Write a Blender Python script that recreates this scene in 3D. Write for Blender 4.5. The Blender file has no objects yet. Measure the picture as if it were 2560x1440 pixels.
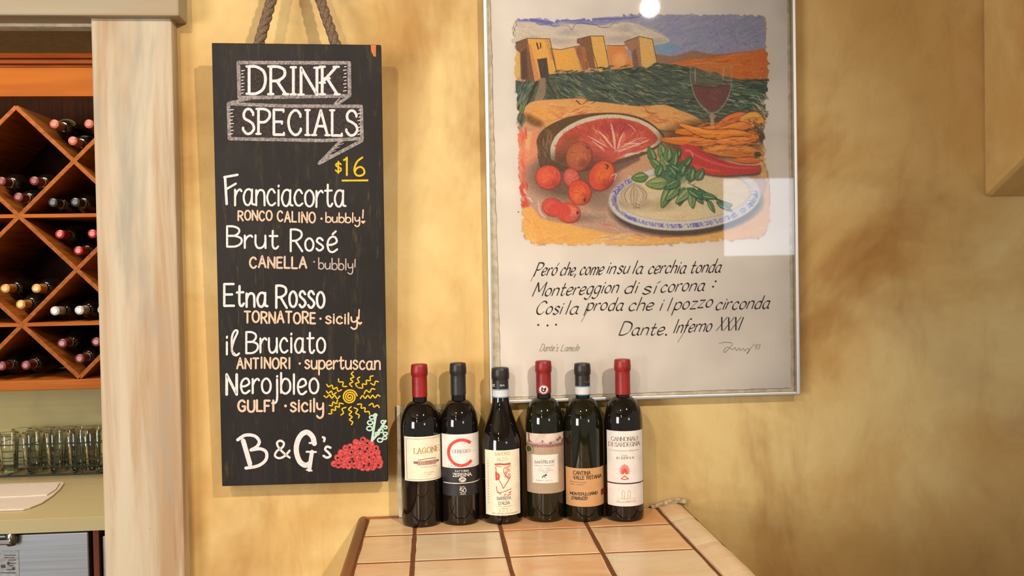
import bpy, bmesh, math, random
import numpy as np
from mathutils import Vector, Matrix
random.seed(7); rng = np.random.default_rng(7)
scene = bpy.context.scene
COL = scene.collection

# ------------------------------------------------------------------ camera
TZ = 1.09                       # top of the tiled bar
CAMZ = TZ + 0.476
F = 2300.0                      # focal length in pixels of a 2560 wide frame
yaw, pitch, roll = math.atan(185/F), math.atan(43/F), 0.018
fw = Vector((math.sin(yaw)*math.cos(pitch), math.cos(yaw)*math.cos(pitch), -math.sin(pitch)))
r0 = Vector((math.cos(yaw), -math.sin(yaw), 0)); u0 = r0.cross(fw)
RT = r0*math.cos(roll) - u0*math.sin(roll); UP = u0*math.cos(roll) + r0*math.sin(roll)
CAM = Vector((0, 0, CAMZ))
cd = bpy.data.cameras.new('camera'); cam = bpy.data.objects.new('camera', cd); COL.objects.link(cam)
cd.sensor_width = 36; cd.lens = 36*F/2560; cd.clip_start = .02
cam.matrix_world = Matrix(((RT.x, UP.x, -fw.x, CAM.x), (RT.y, UP.y, -fw.y, CAM.y), (RT.z, UP.z, -fw.z, CAM.z), (0, 0, 0, 1)))
scene.camera = cam

# ------------------------------------------------------------------ light
scene.view_settings.view_transform = 'Standard'; scene.view_settings.look = 'None'
scene.view_settings.gamma = 1; scene.view_settings.use_curve_mapping = False
scene.view_settings.exposure = 0.0
world = bpy.data.worlds.new('world'); scene.world = world; world.use_nodes = True
bg = world.node_tree.nodes['Background']; bg.inputs[0].default_value = (1, .92, .80, 1); bg.inputs[1].default_value = .37

def point(name, loc, w, color, r=.035):
    l = bpy.data.lights.new(name, 'POINT'); l.energy = w; l.color = color; l.shadow_soft_size = r
    o = bpy.data.objects.new(name, l); o.location = loc; COL.objects.link(o); return o
def area(name, loc, size, w, color, aim, sy=None):
    l = bpy.data.lights.new(name, 'AREA'); l.energy = w; l.color = color; l.shape = 'RECTANGLE'
    l.size = size; l.size_y = sy or size
    o = bpy.data.objects.new(name, l); o.location = loc
    o.rotation_euler = (Vector(aim)-Vector(loc)).to_track_quat('-Z', 'Y').to_euler(); COL.objects.link(o); return o
def spot(name, loc, w, color, aim, cone=100, blend=1.0, r=.035):
    l = bpy.data.lights.new(name, 'SPOT'); l.energy = w; l.color = color; l.shadow_soft_size = r; l.spot_size = math.radians(cone); l.spot_blend = blend
    o = bpy.data.objects.new(name, l); o.location = loc
    o.rotation_euler = (Vector(aim)-Vector(loc)).to_track_quat('-Z', 'Y').to_euler(); COL.objects.link(o); return o
WARM = (1, .84, .66)
LZ = CAMZ+1.12
spot('ceiling_spot_light', (.93, -.36, LZ), 165, (1, .87, .72), (-.78, 1.8, 1.15), 75)
spot('ceiling_spot_light', (-.80, -.42, LZ), 80, WARM, (-.85, 1.8, 1.0), 90)
spot('ceiling_spot_light', (-1.25, -1.5, LZ), 55, WARM, (-1.1, 1.8, .8), 46)
spot('ceiling_spot_light', (-1.7, -2.8, LZ), 80, WARM, (-1.1, 1.8, .8), 46)
spot('ceiling_spot_light', (-2.1, -4.2, LZ), 80, WARM, (-1.1, 1.8, .8), 46)
area('daylight_window', (3.62, -5.8, 2.08), 1.3, 34, (.82, .89, 1), (3.62, 0, 2.08), .80)
area('side_daylight_window', (-3.1, -1.7, 1.5), 1.3, 95, (.98, .97, .96), (-.4, 1.8, .8), 1.3)
area('bar_header_light', (-1.3, 2.80, 2.80), .9, 1.6, (1, .76, .46), (-1.3, 3.2, 2.0), .12)
area('bar_fill_light', (-1.5, 2.2, 2.7), .7, 29, (1, .88, .70), (-1.4, 3.1, .9), .4)  # unseen fill added to brighten the back counter

# ------------------------------------------------------------------ pixel to place
def ray(px, py): return (fw*F + RT*(px-1280) - UP*(py-720)).normalized()
def W(px, py, Y):                     # on the plane Y = const
    d = ray(px, py); return CAM + d*((Y-CAM.y)/d.y)
def WZ(px, py, z):                    # on the plane Z = const
    d = ray(px, py); return CAM + d*((z-CAM.z)/d.z)
def on_plane(px, py, p0, n):
    d = ray(px, py); return CAM + d*((p0-CAM).dot(n)/d.dot(n))

# ------------------------------------------------------------------ materials
def lin(c):
    return tuple((v/255/12.92) if v/255 <= .04045 else ((v/255+.055)/1.055)**2.4 for v in c)
class NT:
    def __init__(s, name):
        s.m = bpy.data.materials.new(name); s.m.use_nodes = True; s.t = s.m.node_tree
        s.b = s.t.nodes['Principled BSDF']; s.out = s.t.nodes['Material Output']
        s.tc = s.t.nodes.new('ShaderNodeTexCoord')
    def set(s, k, v):
        i = s.b.inputs[k]
        if hasattr(v, 'is_output'): s.t.links.new(v, i)
        else: i.default_value = v
    def map(s, scale=(1, 1, 1), loc=(0, 0, 0), rot=(0, 0, 0)):
        n = s.t.nodes.new('ShaderNodeMapping'); s.t.links.new(s.tc.outputs['Object'], n.inputs[0])
        n.inputs['Scale'].default_value = scale; n.inputs['Location'].default_value = loc; n.inputs['Rotation'].default_value = rot
        return n.outputs[0]
    def noise(s, scale, detail=4, rough=.55, vec=None, dist=0, lo=.35, hi=.65):
        n = s.t.nodes.new('ShaderNodeTexNoise'); n.inputs['Scale'].default_value = scale
        n.inputs['Detail'].default_value = detail; n.inputs['Roughness'].default_value = rough; n.inputs['Distortion'].default_value = dist
        s.t.links.new(vec if vec is not None else s.tc.outputs['Object'], n.inputs['Vector'])
        r = s.t.nodes.new('ShaderNodeMapRange'); r.interpolation_type = 'SMOOTHSTEP'
        r.inputs['From Min'].default_value = lo; r.inputs['From Max'].default_value = hi
        s.t.links.new(n.outputs['Fac'], r.inputs['Value']); return r.outputs[0]
    def mul(s, a, k):
        n = s.t.nodes.new('ShaderNodeMath'); n.operation = 'MULTIPLY'; s.t.links.new(a, n.inputs[0])
        if hasattr(k, 'is_output'): s.t.links.new(k, n.inputs[1])
        else: n.inputs[1].default_value = k
        return n.outputs[0]
    def mix(s, f, a, b):
        n = s.t.nodes.new('ShaderNodeMix'); n.data_type = 'RGBA'
        for v, i in ((f, 0), (a, 6), (b, 7)):
            if hasattr(v, 'is_output'): s.t.links.new(v, n.inputs[i])
            elif i == 0: n.inputs[0].default_value = v
            else: n.inputs[i].default_value = (*lin(v), 1)
        return n.outputs[2]
    def bump(s, h, strength=.2, dist=.01):
        n = s.t.nodes.new('ShaderNodeBump'); n.inputs['Strength'].default_value = strength; n.inputs['Distance'].default_value = dist
        s.t.links.new(h, n.inputs['Height']); s.t.links.new(n.outputs[0], s.b.inputs['Normal'])
_mc = {}
def flat(c, rough=.6, metal=0, spec=.5, var=.06, key=None, scale=60):
    k = (c, rough, metal, spec, var)
    if k in _mc: return _mc[k]
    n = NT(key or 'surface'); d = tuple(max(0, v*(1-var*2)) for v in c)
    n.set('Base Color', n.mix(n.noise(scale, 2), d, c)); n.set('Roughness', rough); n.set('Metallic', metal)
    n.set('Specular IOR Level', spec); _mc[k] = n.m; return n.m
def wood(name, a, b, c, rough=.6, axis=0, sc=1):
    n = NT(name); n.set('Specular IOR Level', .22); s = [30*sc, 30*sc, 30*sc]; s[axis] = 2.2*sc
    v = n.map(tuple(s)); f = n.noise(1, 6, .6, v, .6, .3, .7); g = n.noise(2.3, 3, .5, v)
    n.set('Base Color', n.mix(n.mul(g, .5), n.mix(f, a, b), c)); n.set('Roughness', rough); n.bump(f, .08, .002); return n.m

def m_plaster(name, base, pale, deep, grey):
    n = NT(name)
    c = n.mix(n.noise(2.1, 5, .6, None, .8, .35, .68), base, pale)
    c = n.mix(n.mul(n.noise(1.5, 5, .62, n.map(loc=(3.1, 7, 2.2), scale=(1, 1, .75)), .9, .48, .72), .88), c, deep)
    c = n.mix(n.mul(n.noise(2.0, 4, .6, n.map(loc=(9.3, 1, 5.2)), .5, .55, .75), .50), c, grey)
    c = n.mix(n.mul(n.noise(7, 6, .65, n.map(loc=(1, 4, 8), rot=(0, .6, 0), scale=(1, 1, .5)), 1.2, .45, .8), .35), c, deep)
    n.set('Base Color', c); n.set('Roughness', .62); n.set('Specular IOR Level', .3)
    h = n.noise(16, 6, .6, None, .8, .2, .8); n.bump(h, .12, .006); return n.m
M = {}
M['wall'] = m_plaster('ochre_plaster', (206, 167, 101), (226, 200, 138), (156, 104, 40), (162, 124, 92))
def m_white():
    n = NT('whitewashed_wood'); v = n.map((14, 14, 1.3))
    c = n.mix(n.noise(1, 5, .6, v, .5, .38, .66), (192, 180, 156), (168, 138, 104))
    c = n.mix(n.mul(n.noise(1.3, 4, .6, n.map((9, 9, 1.6), (3, 2, 5)), .4, .52, .72), .8), c, (150, 145, 130))
    c = n.mix(n.mul(n.noise(1.1, 5, .65, n.map((16, 16, 1.2), (7, 1, 9)), .8, .58, .76), .75), c, (150, 104, 62))
    c = n.mix(n.mul(n.noise(3, 6, .7, n.map((22, 22, 5), (1, 6, 2)), 1, .66, .76), .7), c, (120, 104, 80))
    n.set('Base Color', c); n.set('Roughness', .6); n.bump(n.noise(2, 5, .6, v), .15, .003); return n.m
M['white'] = m_white()
M['orange'] = wood('orange_stained_wood', (160, 88, 26), (140, 72, 18), (176, 102, 36), .6)
M['header'] = wood('lit_orange_wood', (152, 82, 5), (136, 70, 4), (162, 92, 8), .65, sc=.5)
M['divider'] = wood('brown_orange_wood', (148, 82, 27), (114, 60, 18), (164, 96, 38), .6, 1)
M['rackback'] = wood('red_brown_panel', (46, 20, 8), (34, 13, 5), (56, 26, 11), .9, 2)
M['olive'] = flat((204, 192, 134), .6, var=.04, key='olive_plaster', scale=5)
M['laminate'] = flat((196, 184, 142), .35, var=.03, key='beige_laminate', scale=300)
M['floor'] = wood('floor_boards', (120, 84, 54), (96, 64, 40), (140, 100, 66), .4, 0, .3)
M['ceil'] = flat((214, 196, 160), .8, key='ceiling_paint', scale=3)

# ------------------------------------------------------------------ object helpers
def tag(o, label=None, cat=None, group=None, kind=None):
    if label: o['label'] = label
    if cat: o['category'] = cat
    if group: o['group'] = group
    if kind: o['kind'] = kind
    return o
def empty(name, loc, label=None, cat=None, group=None):
    o = bpy.data.objects.new(name, None); o.location = loc; o.empty_display_size = .03; COL.objects.link(o)
    return tag(o, label, cat, group)
def wloc(o):
    v = Vector((0, 0, 0))
    while o is not None: v += Vector(o.location); o = o.parent
    return v
def obj(name, verts, faces, mat, parent=None, smooth=False, loc=None, matidx=None, bevel=0):
    """world coordinate vertices; the origin is put at loc (or at the parent's)"""
    me = bpy.data.meshes.new(name); o = bpy.data.objects.new(name, me); COL.objects.link(o)
    base = wloc(parent) if parent else Vector((0, 0, 0))
    L = Vector(loc) if loc is not None else base
    o.parent = parent; o.location = L-base
    me.from_pydata([tuple(Vector(v)-L) for v in verts], [], faces)
    for m in (mat if isinstance(mat, (list, tuple)) else [mat]): me.materials.append(m)
    if matidx is not None: me.polygons.foreach_set('material_index', matidx)
    if smooth: me.polygons.foreach_set('use_smooth', [True]*len(me.polygons))
    me.update()
    if bevel:
        b = o.modifiers.new('bevel', 'BEVEL'); b.width = bevel; b.segments = 2; b.limit_method = 'ANGLE'
    return o
def box_vf(x0, x1, y0, y1, z0, z1):
    v = [(x, y, z) for z in (z0, z1) for y in (y0, y1) for x in (x0, x1)]
    return v, [(0, 2, 3, 1), (4, 5, 7, 6), (0, 1, 5, 4), (2, 6, 7, 3), (0, 4, 6, 2), (1, 3, 7, 5)]
def box(name, x0, x1, y0, y1, z0, z1, mat, parent=None, bevel=0, loc=None):
    v, f = box_vf(x0, x1, y0, y1, z0, z1)
    if loc is None and parent is None: loc = ((x0+x1)/2, (y0+y1)/2, z0)
    return obj(name, v, f, mat, parent, bevel=bevel, loc=loc)
def prism(name, poly, d, mat, parent=None, bevel=0, loc=None):
    """poly: world points of the front face, d: vector to the back face"""
    n = len(poly); P = [Vector(p) for p in poly]; V = P + [p+Vector(d) for p in P]
    f = [tuple(range(n)), tuple(range(2*n-1, n-1, -1))] + [(i, i+n, (i+1) % n+n, (i+1) % n) for i in range(n)]
    return obj(name, V, f, mat, parent, bevel=bevel, loc=loc)
def struct(o): o['kind'] = 'structure'; return o
def lathe_vf(prof, seg=48, c=(0, 0, 0), ax='z'):
    V = []; Fc = []
    for i, (r, z) in enumerate(prof):
        for k in range(seg):
            a = 2*math.pi*k/seg; x, y = r*math.cos(a), r*math.sin(a)
            V.append((c[0]+x, c[1]+y, c[2]+z) if ax == 'z' else (c[0]+x, c[1]+z, c[2]+y))
    for i in range(len(prof)-1):
        for k in range(seg):
            a, b = i*seg+k, i*seg+(k+1) % seg
            Fc.append((a, b, b+seg, a+seg) if ax == 'z' else (b, a, a+seg, b+seg))
    return V, Fc
def lathe(name, prof, mat, parent=None, c=(0, 0, 0), seg=48, ax='z', loc=None):
    V, Fc = lathe_vf(prof, seg, c, ax); o = obj(name, V, Fc, mat, parent, True, loc); o.data.set_sharp_from_angle(angle=math.radians(42)); return o
def tube_vf(pts, r, seg=8, closed=False):
    P = [Vector(p) for p in pts]; V = []; Fc = []; n = len(P); prev = None
    for i, p in enumerate(P):
        t = ((P[(i+1) % n] if (closed or i < n-1) else p) - (P[i-1] if (closed or i > 0) else p)).normalized()
        if prev is None:
            a = Vector((0, 0, 1)) if abs(t.z) < .9 else Vector((1, 0, 0)); u = t.cross(a).normalized()
        else: u = (prev - t*prev.dot(t)).normalized()
        prev = u; w = t.cross(u)
        for k in range(seg):
            a = 2*math.pi*k/seg; V.append(p + (u*math.cos(a)+w*math.sin(a))*r)
    for i in range(n if closed else n-1):
        for k in range(seg):
            a, b = i*seg+k, i*seg+(k+1) % seg; j = ((i+1) % n)*seg-i*seg
            Fc.append((a, b, b+j, a+j))
    if not closed: Fc += [tuple(range(seg))[::-1], tuple(range((n-1)*seg, n*seg))]
    return V, Fc
def join_vf(parts):
    V = []; Fc = []
    for v, f in parts:
        k = len(V); V += list(v); Fc += [tuple(i+k for i in q) for q in f]
    return V, Fc
def crom(pts, k=7, closed=False):
    if len(pts) < 3: return list(pts)
    P = [pts[-2]]+list(pts)+[pts[1]] if closed else [tuple(2*a-b for a, b in zip(pts[0], pts[1]))]+list(pts)+[tuple(2*a-b for a, b in zip(pts[-1], pts[-2]))]
    out = []
    for i in range(1, len(P)-2):
        for s in range(k):
            t = s/k; a, b, c, d = P[i-1:i+3]
            out.append(tuple(.5*((2*q)+(r-p)*t+(2*p-5*q+4*r-s4)*t*t+(3*q-p-3*r+s4)*t**3) for p, q, r, s4 in zip(a, b, c, d)))
    out.append(tuple(P[-2])); return out

# ------------------------------------------------------------------ ink: ribbons laid on a surface
class Ink:
    def __init__(s, mapfn, lift=.0004): s.f = mapfn; s.lift = lift; s.V = []; s.F = []; s.k = 0
    def _v(s, x, y): s.V.append(s.f(x, y, s.lift+s.k*1.5e-6)); return len(s.V)-1
    def disc(s, x, y, r, n=10, ry=None):
        s.k = (s.k+1) % 60; ry = ry or r; R0 = [s._v(x+r*math.cos(-6.2832*k/n), y+ry*math.sin(-6.2832*k/n)) for k in range(n)]
        if r <= 3: s.F.append(tuple(R0)); return
        for q in (.66, .33):
            R1 = [s._v(x+r*q*math.cos(-6.2832*k/n), y+ry*q*math.sin(-6.2832*k/n)) for k in range(n)]
            for k in range(n): s.F.append((R0[k], R0[(k+1) % n], R1[(k+1) % n], R1[k]))
            R0 = R1
        s.F.append(tuple(R0))
    def poly(s, pts): s.F.append(tuple(s._v(*p) for p in pts))
    def rect(s, x0, y0, x1, y1, nx=10, ny=1):
        idx = [[s._v(x0+(x1-x0)*i/nx, y0+(y1-y0)*j/ny) for i in range(nx+1)] for j in range(ny+1)]
        for j in range(ny):
            for i in range(nx): s.F.append((idx[j][i], idx[j+1][i], idx[j+1][i+1], idx[j][i+1]))
    def line(s, pts, w, smooth=True, nib=None, taper=0, caps=True, closed=False, k=6):
        s.k = (s.k+1) % 60; P = crom(pts, k, closed) if smooth else list(pts)
        Q = [P[0]]
        for p in P[1:]:
            if math.hypot(p[0]-Q[-1][0], p[1]-Q[-1][1]) > .05: Q.append(p)
        P = Q; n = len(P)
        if n < 2: s.disc(P[0][0], P[0][1], w/2); return
        def wid(i, dx, dy):
            ww = w
            if nib:
                a = math.atan2(dy, dx)-nib[0]; ww = w*(nib[1]+(1-nib[1])*abs(math.sin(a)))
            if taper: t = i/(n-1); ww *= 1-taper*abs(2*t-1)**2
            return ww/2
        if smooth:
            L = []; R = []
            for i, p in enumerate(P):
                a = P[max(0, i-1)]; b = P[min(n-1, i+1)]; dx, dy = b[0]-a[0], b[1]-a[1]; d = math.hypot(dx, dy) or 1
                dx /= d; dy /= d; h = wid(i, dx, dy)
                L.append(s._v(p[0]-dy*h, p[1]+dx*h)); R.append(s._v(p[0]+dy*h, p[1]-dx*h))
            for i in range(n-1): s.F.append((L[i], L[i+1], R[i+1], R[i]))
            if caps:
                for p in (P[0], P[-1]): s.disc(p[0], p[1], w/2*(1-taper)*(nib[1]+.3 if nib else 1)*.98, 8)
        else:
            for i in range(n-1):
                a, b = P[i], P[i+1]; dx, dy = b[0]-a[0], b[1]-a[1]; d = math.hypot(dx, dy); dx /= d; dy /= d
                h = wid(0, dx, dy)
                s.F.append((s._v(a[0]-dy*h, a[1]+dx*h), s._v(b[0]-dy*h, b[1]+dx*h), s._v(b[0]+dy*h, b[1]-dx*h), s._v(a[0]+dy*h, a[1]-dx*h)))
            if caps:
                for p in P: s.disc(p[0], p[1], w/2*(nib[1]+.2 if nib else 1)*.98, 8)
    def build(s, name, mat, parent, label=None):
        o = obj(name, s.V, s.F, mat, parent)
        if label: o['label'] = label
        return o

# ------------------------------------------------------------------ stroke alphabet ("-" straight, "~" curved)
G = {}
def g(ch, w, s):
    st = []
    for part in s.split(';'):
        part = part.strip(); kind = part[0]
        st.append((kind, [tuple(float(a)/100 for a in q.split(',')) for q in part[1:].split()]))
    G[ch] = (w/100, st)
g('A', 70, '- 0,0 35,100 70,0; - 13,36 57,36')
g('B', 60, '- 0,0 0,100; ~ 0,100 30,99 50,88 50,70 32,55 0,53; ~ 0,53 35,53 60,42 60,20 38,3 0,0')
g('C', 65, '~ 62,82 48,97 28,98 8,80 0,50 8,20 28,2 48,3 64,18')
g('D', 68, '- 0,0 0,100; ~ 0,100 30,99 60,82 68,50 58,18 30,1 0,0')
g('E', 52, '- 50,100 0,100 0,0 52,0; - 0,52 42,52')
g('F', 50, '- 50,100 0,100 0,0; - 0,52 40,52')
g('G', 70, '~ 64,82 50,97 28,98 8,80 0,50 8,20 28,2 50,3 66,16; - 66,10 66,45 42,45')
g('H', 65, '- 0,0 0,100; - 65,0 65,100; - 0,52 65,52')
g('I', 20, '- 10,0 10,100')
g('J', 45, '~ 45,100 45,25 35,4 18,0 2,14')
g('K', 62, '- 0,0 0,100; - 58,100 0,42; - 20,58 62,0')
g('L', 50, '- 0,100 0,0 50,0')
g('M', 80, '- 0,0 5,100 40,30 75,100 80,0')
g('N', 66, '- 0,0 0,100 66,0 66,100')
g('O', 74, '~ 37,100 10,85 0,50 10,15 37,0 64,15 74,50 64,85 37,100')
g('P', 56, '- 0,0 0,100; ~ 0,100 32,99 56,88 56,66 32,48 0,47')
g('R', 62, '- 0,0 0,100; ~ 0,100 32,99 56,88 56,66 32,50 0,47; - 26,47 62,0')
g('S', 56, '~ 52,84 38,98 18,98 4,82 8,62 30,52 50,40 56,20 40,3 18,1 0,16')
g('T', 62, '- 0,100 62,100; - 31,100 31,0')
g('U', 64, '~ 0,100 0,30 14,4 32,0 50,4 64,30 64,100')
g('V', 66, '- 0,100 33,0 66,100')
g('X', 60, '- 0,100 60,0; - 60,100 0,0')
g('Z', 58, '- 0,100 58,100 0,0 60,0')
g('a', 50, '~ 42,48 28,56 10,50 0,28 8,5 24,0 36,12 42,32; ~ 42,55 41,25 43,5 54,2')
g('b', 44, '- 0,100 0,2; ~ 0,32 12,52 30,54 44,40 44,14 28,0 12,1 0,12')
g('c', 40, '~ 38,44 26,56 10,50 0,28 8,6 24,0 40,8')
g('d', 44, '~ 42,44 28,56 8,48 0,26 8,4 24,0 38,10 42,24; - 42,100 42,0')
g('e', 42, '~ 2,26 22,28 40,38 34,54 18,56 4,44 0,24 8,4 24,0 42,10')
g('f', 34, '~ 36,94 24,100 14,88 12,60 12,0; - 0,52 30,52')
g('g', 44, '~ 42,46 26,56 8,48 0,28 10,4 28,2 42,22; ~ 42,55 42,-10 34,-32 16,-38 0,-28')
g('h', 42, '- 0,100 0,0; ~ 0,32 12,52 28,55 40,44 42,0')
g('i', 8, '- 4,55 4,0; ~ 4,74 4,78 5,80')
g('ì', 14, '- 4,55 4,0; - 14,88 2,74')
g('j', 20, '~ 16,55 16,-14 8,-32 -8,-34; ~ 16,74 16,78 17,80')
g('l', 8, '- 4,100 4,0')
g('q', 22, '~ 12,0 2,20 8,60 18,96 10,100 2,70 4,10 14,-2 22,6')
g('m', 68, '- 0,55 0,0; ~ 0,34 10,52 24,55 33,42 34,0; ~ 34,34 44,52 58,55 67,42 68,0')
g('n', 42, '- 0,55 0,0; ~ 0,32 12,52 28,55 40,44 42,0')
g('o', 44, '~ 22,56 5,46 0,28 6,8 22,0 38,8 44,28 38,46 22,56')
g('ò', 44, '~ 22,56 5,46 0,28 6,8 22,0 38,8 44,28 38,46 22,56; - 38,90 26,70')
g('p', 44, '- 0,55 0,-40; ~ 0,34 12,52 30,54 44,40 44,14 28,0 12,1 0,12')
g('r', 30, '- 0,55 0,0; ~ 0,30 10,48 24,56 32,50')
g('s', 36, '~ 34,46 22,56 8,54 2,42 14,32 28,24 36,12 22,0 10,0 0,8')
g('t', 36, '~ 14,88 13,20 18,3 28,0 37,10; - 0,55 34,56')
g('u', 44, '~ 0,55 0,20 8,2 22,0 36,10 42,28; - 42,55 43,0')
g('v', 40, '- 0,55 20,0 40,55')
g('y', 42, '~ 0,55 2,28 14,16 30,20 42,34; ~ 42,55 42,-12 32,-36 14,-40 0,-28')
g('z', 40, '- 0,55 38,55 0,0 42,0')
g('é', 42, '~ 2,26 22,28 40,38 34,54 18,56 4,44 0,24 8,4 24,0 42,10; - 36,90 22,72')
g('1', 20, '~ 0,86 10,92 16,100; - 16,100 16,0')
g('2', 50, '~ 2,80 14,98 34,98 46,80 34,48 2,0; - 2,0 50,0')
g('3', 48, '~ 4,92 28,100 44,84 36,60 18,54; ~ 18,54 42,50 48,24 32,2 0,6')
g('5', 48, '- 44,100 8,100 4,56; ~ 4,56 30,64 48,44 44,12 22,0 0,8')
g('6', 50, '~ 40,100 14,76 0,36 8,6 28,0 48,12 48,34 32,48 12,40 4,26')
g('9', 48, '~ 44,64 30,48 8,54 2,78 16,98 38,96 44,76 42,30 26,0')
g('0', 50, '~ 25,100 4,80 0,50 4,18 25,0 46,18 50,50 46,80 25,100')
g('$', 44, '~ 42,80 28,92 8,86 4,68 22,52 42,38 38,14 16,8 0,22; - 22,108 22,-8')
g("'", 10, '- 6,100 4,78'); g('.', 10, '~ 4,2 5,4'); g('·', 12, '~ 6,34 6,37')
g(',', 12, '- 8,8 2,-16'); g(':', 12, '~ 5,8 6,10; ~ 7,48 8,50'); g('!', 10, '- 6,100 4,28'); g('-', 30, '- 0,40 30,40')

def fine(ink, x0, x1, y, h=1.6):
    x = x0
    while x < x1:
        w_ = random.uniform(.7, 1.3); t = random.random()
        if t > .12: ink.line([(x, y-h/2*(1 if t > .4 else .6)), (x+w_*.25, y+h/2)], .55, False, caps=False); ink.line([(x, y+h/2*(1 if t > .6 else -1)), (x+w_, y+h/2*(1 if t > .6 else -1))], .45, False, caps=False)
        x += w_+.75
def write(ink, text, x0, x1, b0, b1, H, w, xr=1.0, slant=0, serif=0, nib=None, gap=.16, jit=0, taper=0, space=.32):
    """text fitted between x0 and x1 on a baseline b0..b1; H = capital height; xr scales the x-height"""
    tot = 0; items = []
    for ch in text:
        if ch == ' ': tot += space; continue
        gw = G[ch][0]; items.append((ch, tot)); tot += gw+gap
    tot -= gap; sx = (x1-x0)/tot
    def yy(ch, y):
        if ch.islower():
            if y <= .56: return y*xr
            return .56*xr+(y-.56)*(1-.56*xr)/.44
        return y
    for ch, ox in items:
        jy = random.uniform(-jit, jit)*H; js = 1+random.uniform(-jit, jit)
        def tr(p):
            y = yy(ch, p[1])*js; X = x0+(ox+p[0])*sx + slant*y*H
            t = (X-x0)/(x1-x0+1e-6); return (X, b0+(b1-b0)*t-y*H+jy)
        for kind, pts in G[ch][1]:
            P = [tr(p) for p in pts]
            if max(abs(pts[0][0]-pts[-1][0]), abs(pts[0][1]-pts[-1][1])) < .05 and len(pts) <= 3 and not (ch in 'IL'):
                ink.disc(P[0][0], P[0][1], w*.62, 8); continue
            if kind == '~' and len(pts) > 2 and pts[0] == pts[-1]: ink.line(P, w, True, nib, 0, False, True)
            else:
                ink.line(P, w, kind == '~', nib, taper)
            if serif:
                for e, q in ((0, 1), (-1, -2)):
                    dx, dy = P[e][0]-P[q][0], P[e][1]-P[q][1]; d = math.hypot(dx, dy) or 1
                    if kind == '-' and abs(dy) > abs(dx)*.8: ink.line([(P[e][0]-serif, P[e][1]), (P[e][0]+serif, P[e][1])], w*.8, False)
                    elif kind == '-' and abs(dx) > abs(dy): 
                        s2 = serif*.9*(1 if P[e][1] < b0-H*.3 else -1); ink.line([P[e], (P[e][0], P[e][1]+s2)], w*.8, False)
                    elif kind == '~' and ch in 'CSG' : ink.line([P[e], (P[e][0], P[e][1]+(serif if e == 0 else -serif)*.9)], w*.9, False)
# ================================================================== setting
WY = 1.80                                            # face of the plaster wall
CEIL = 2.95
lx0, lx1 = W(230, 200, 1.76).x, W(432, 200, 1.76).x  # the whitewashed post
struct(box('floor', -4.5, 4, -6.2, 4.2, -.1, 0, M['floor']))
struct(box('ceiling', -4.5, 4, -6.2, 4.2, CEIL, CEIL+.1, M['ceil']))
head_z = W(100, 57, WY).z
struct(box('wall_front', lx0+.02, 3.2, WY, WY+.19, 0, CEIL, M['wall'], loc=(0, WY, 0)))
struct(box('wall_above_opening', -3.2, lx0+.02, WY, WY+.19, head_z, CEIL, M['wall'], loc=(-2, WY, 2)))
struct(box('wall_bar_back', -3.6, -.1, 3.62, 3.72, 0, CEIL, M['olive']))
struct(box('wall_bar_light_blocker', -3.7, -3.6, WY+.19, 3.72, 0, CEIL, M['olive']))  # unseen wall added to keep world light from reaching the rack sideways
struct(box('wall_bar_right', -.25, -.12, WY+.19, 3.62, 0, CEIL, M['olive']))
# post and lintel of the opening: casing boards
post = box('trim_1', lx0, lx1, 1.76, WY, 0, W(230, 41, 1.76).z, M['white'], bevel=.004, loc=(lx0, 1.76, 1)); struct(post)
lin_z = W(100, 38, 1.74).z
struct(box('trim_2', -3.2, W(447, 30, 1.74).x, 1.74, WY, lin_z, lin_z+.16, wood('whitewashed_lintel', (184, 168, 142), (168, 148, 120), (156, 156, 140), .6, 0, .5), bevel=.004))
struct(box('trim_3', -3.2, lx0, WY-.004, WY+.012, head_z-.008, head_z, flat((226, 212, 180), .5, key='pale_bead'), loc=(-2, WY, head_z)))
# soffit inside the opening, darker brown
struct(box('trim_4', -3.2, lx0+.02, WY+.012, WY+.19, head_z-.012, head_z, flat((128, 104, 70), .6, key='brown_soffit'), loc=(-2, WY+.1, head_z)))
# sloped bulkhead at the right
c0 = W(2456, 497, WY); c1 = Vector((c0.x, 0, 0)); d = ray(2560, 395); t = c0.x/d.x; e1 = CAM+d*t
sl = (e1.z-c0.z)/(WY-e1.y); yf = WY-.75
bp = [(c0.x, WY, c0.z), (c0.x, yf, c0.z+sl*.75), (c0.x, yf, CEIL), (c0.x, WY, CEIL)]
struct(prism('wall_right_bulkhead', bp, (1.6, 0, 0), M['wall'], loc=(c0.x, WY, c0.z), bevel=.012))

# ================================================================== back bar: wine rack
RY = 3.15
A0 = W(50, 540, RY); A1 = W(57, 812, RY); half = (A0.z-A1.z)/2; X0 = A0.x-.004; Z0 = A0.z
def nd(i, j): return Vector((X0+i*half, RY, Z0+j*half))
rz0 = nd(0, -3).z; rz1 = W(100, 242, RY).z; rtop = W(100, 124, RY-.04).z
rack = empty('wine_rack', (X0, RY, rz0-.05), 'orange wooden diamond-lattice wine rack behind the opening, above the glasses', 'wine rack')
RX0, RX1 = nd(-3, 0).x-.01, nd(4, 0).x+.01; RD = .40
T = .013
def divider(a, b, th=T, name='divider', y0=RY, mat=None):
    a, b = Vector(a), Vector(b); dr = (b-a).normalized(); n = Vector((-dr.z, 0, dr.x))*th/2
    P = [a-n, b-n, b+n, a+n]; P = [Vector((p.x, y0, p.z)) for p in P]
    return prism(name, P, (0, RD-.012-(y0-RY), 0), mat or M['divider'], rack)
jt, jb = 2, -3
def clip(i0, j0, s):           # diagonal board through node (i0, j0) with slope s, clipped to the rack
    out = []
    for jj in (jb, jt):
        ii = i0+(jj-j0)*s; i2 = max(-3, min(4, ii)); j2 = j0+(i2-i0)*s
        out.append((i2, j2))
    return out
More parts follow.
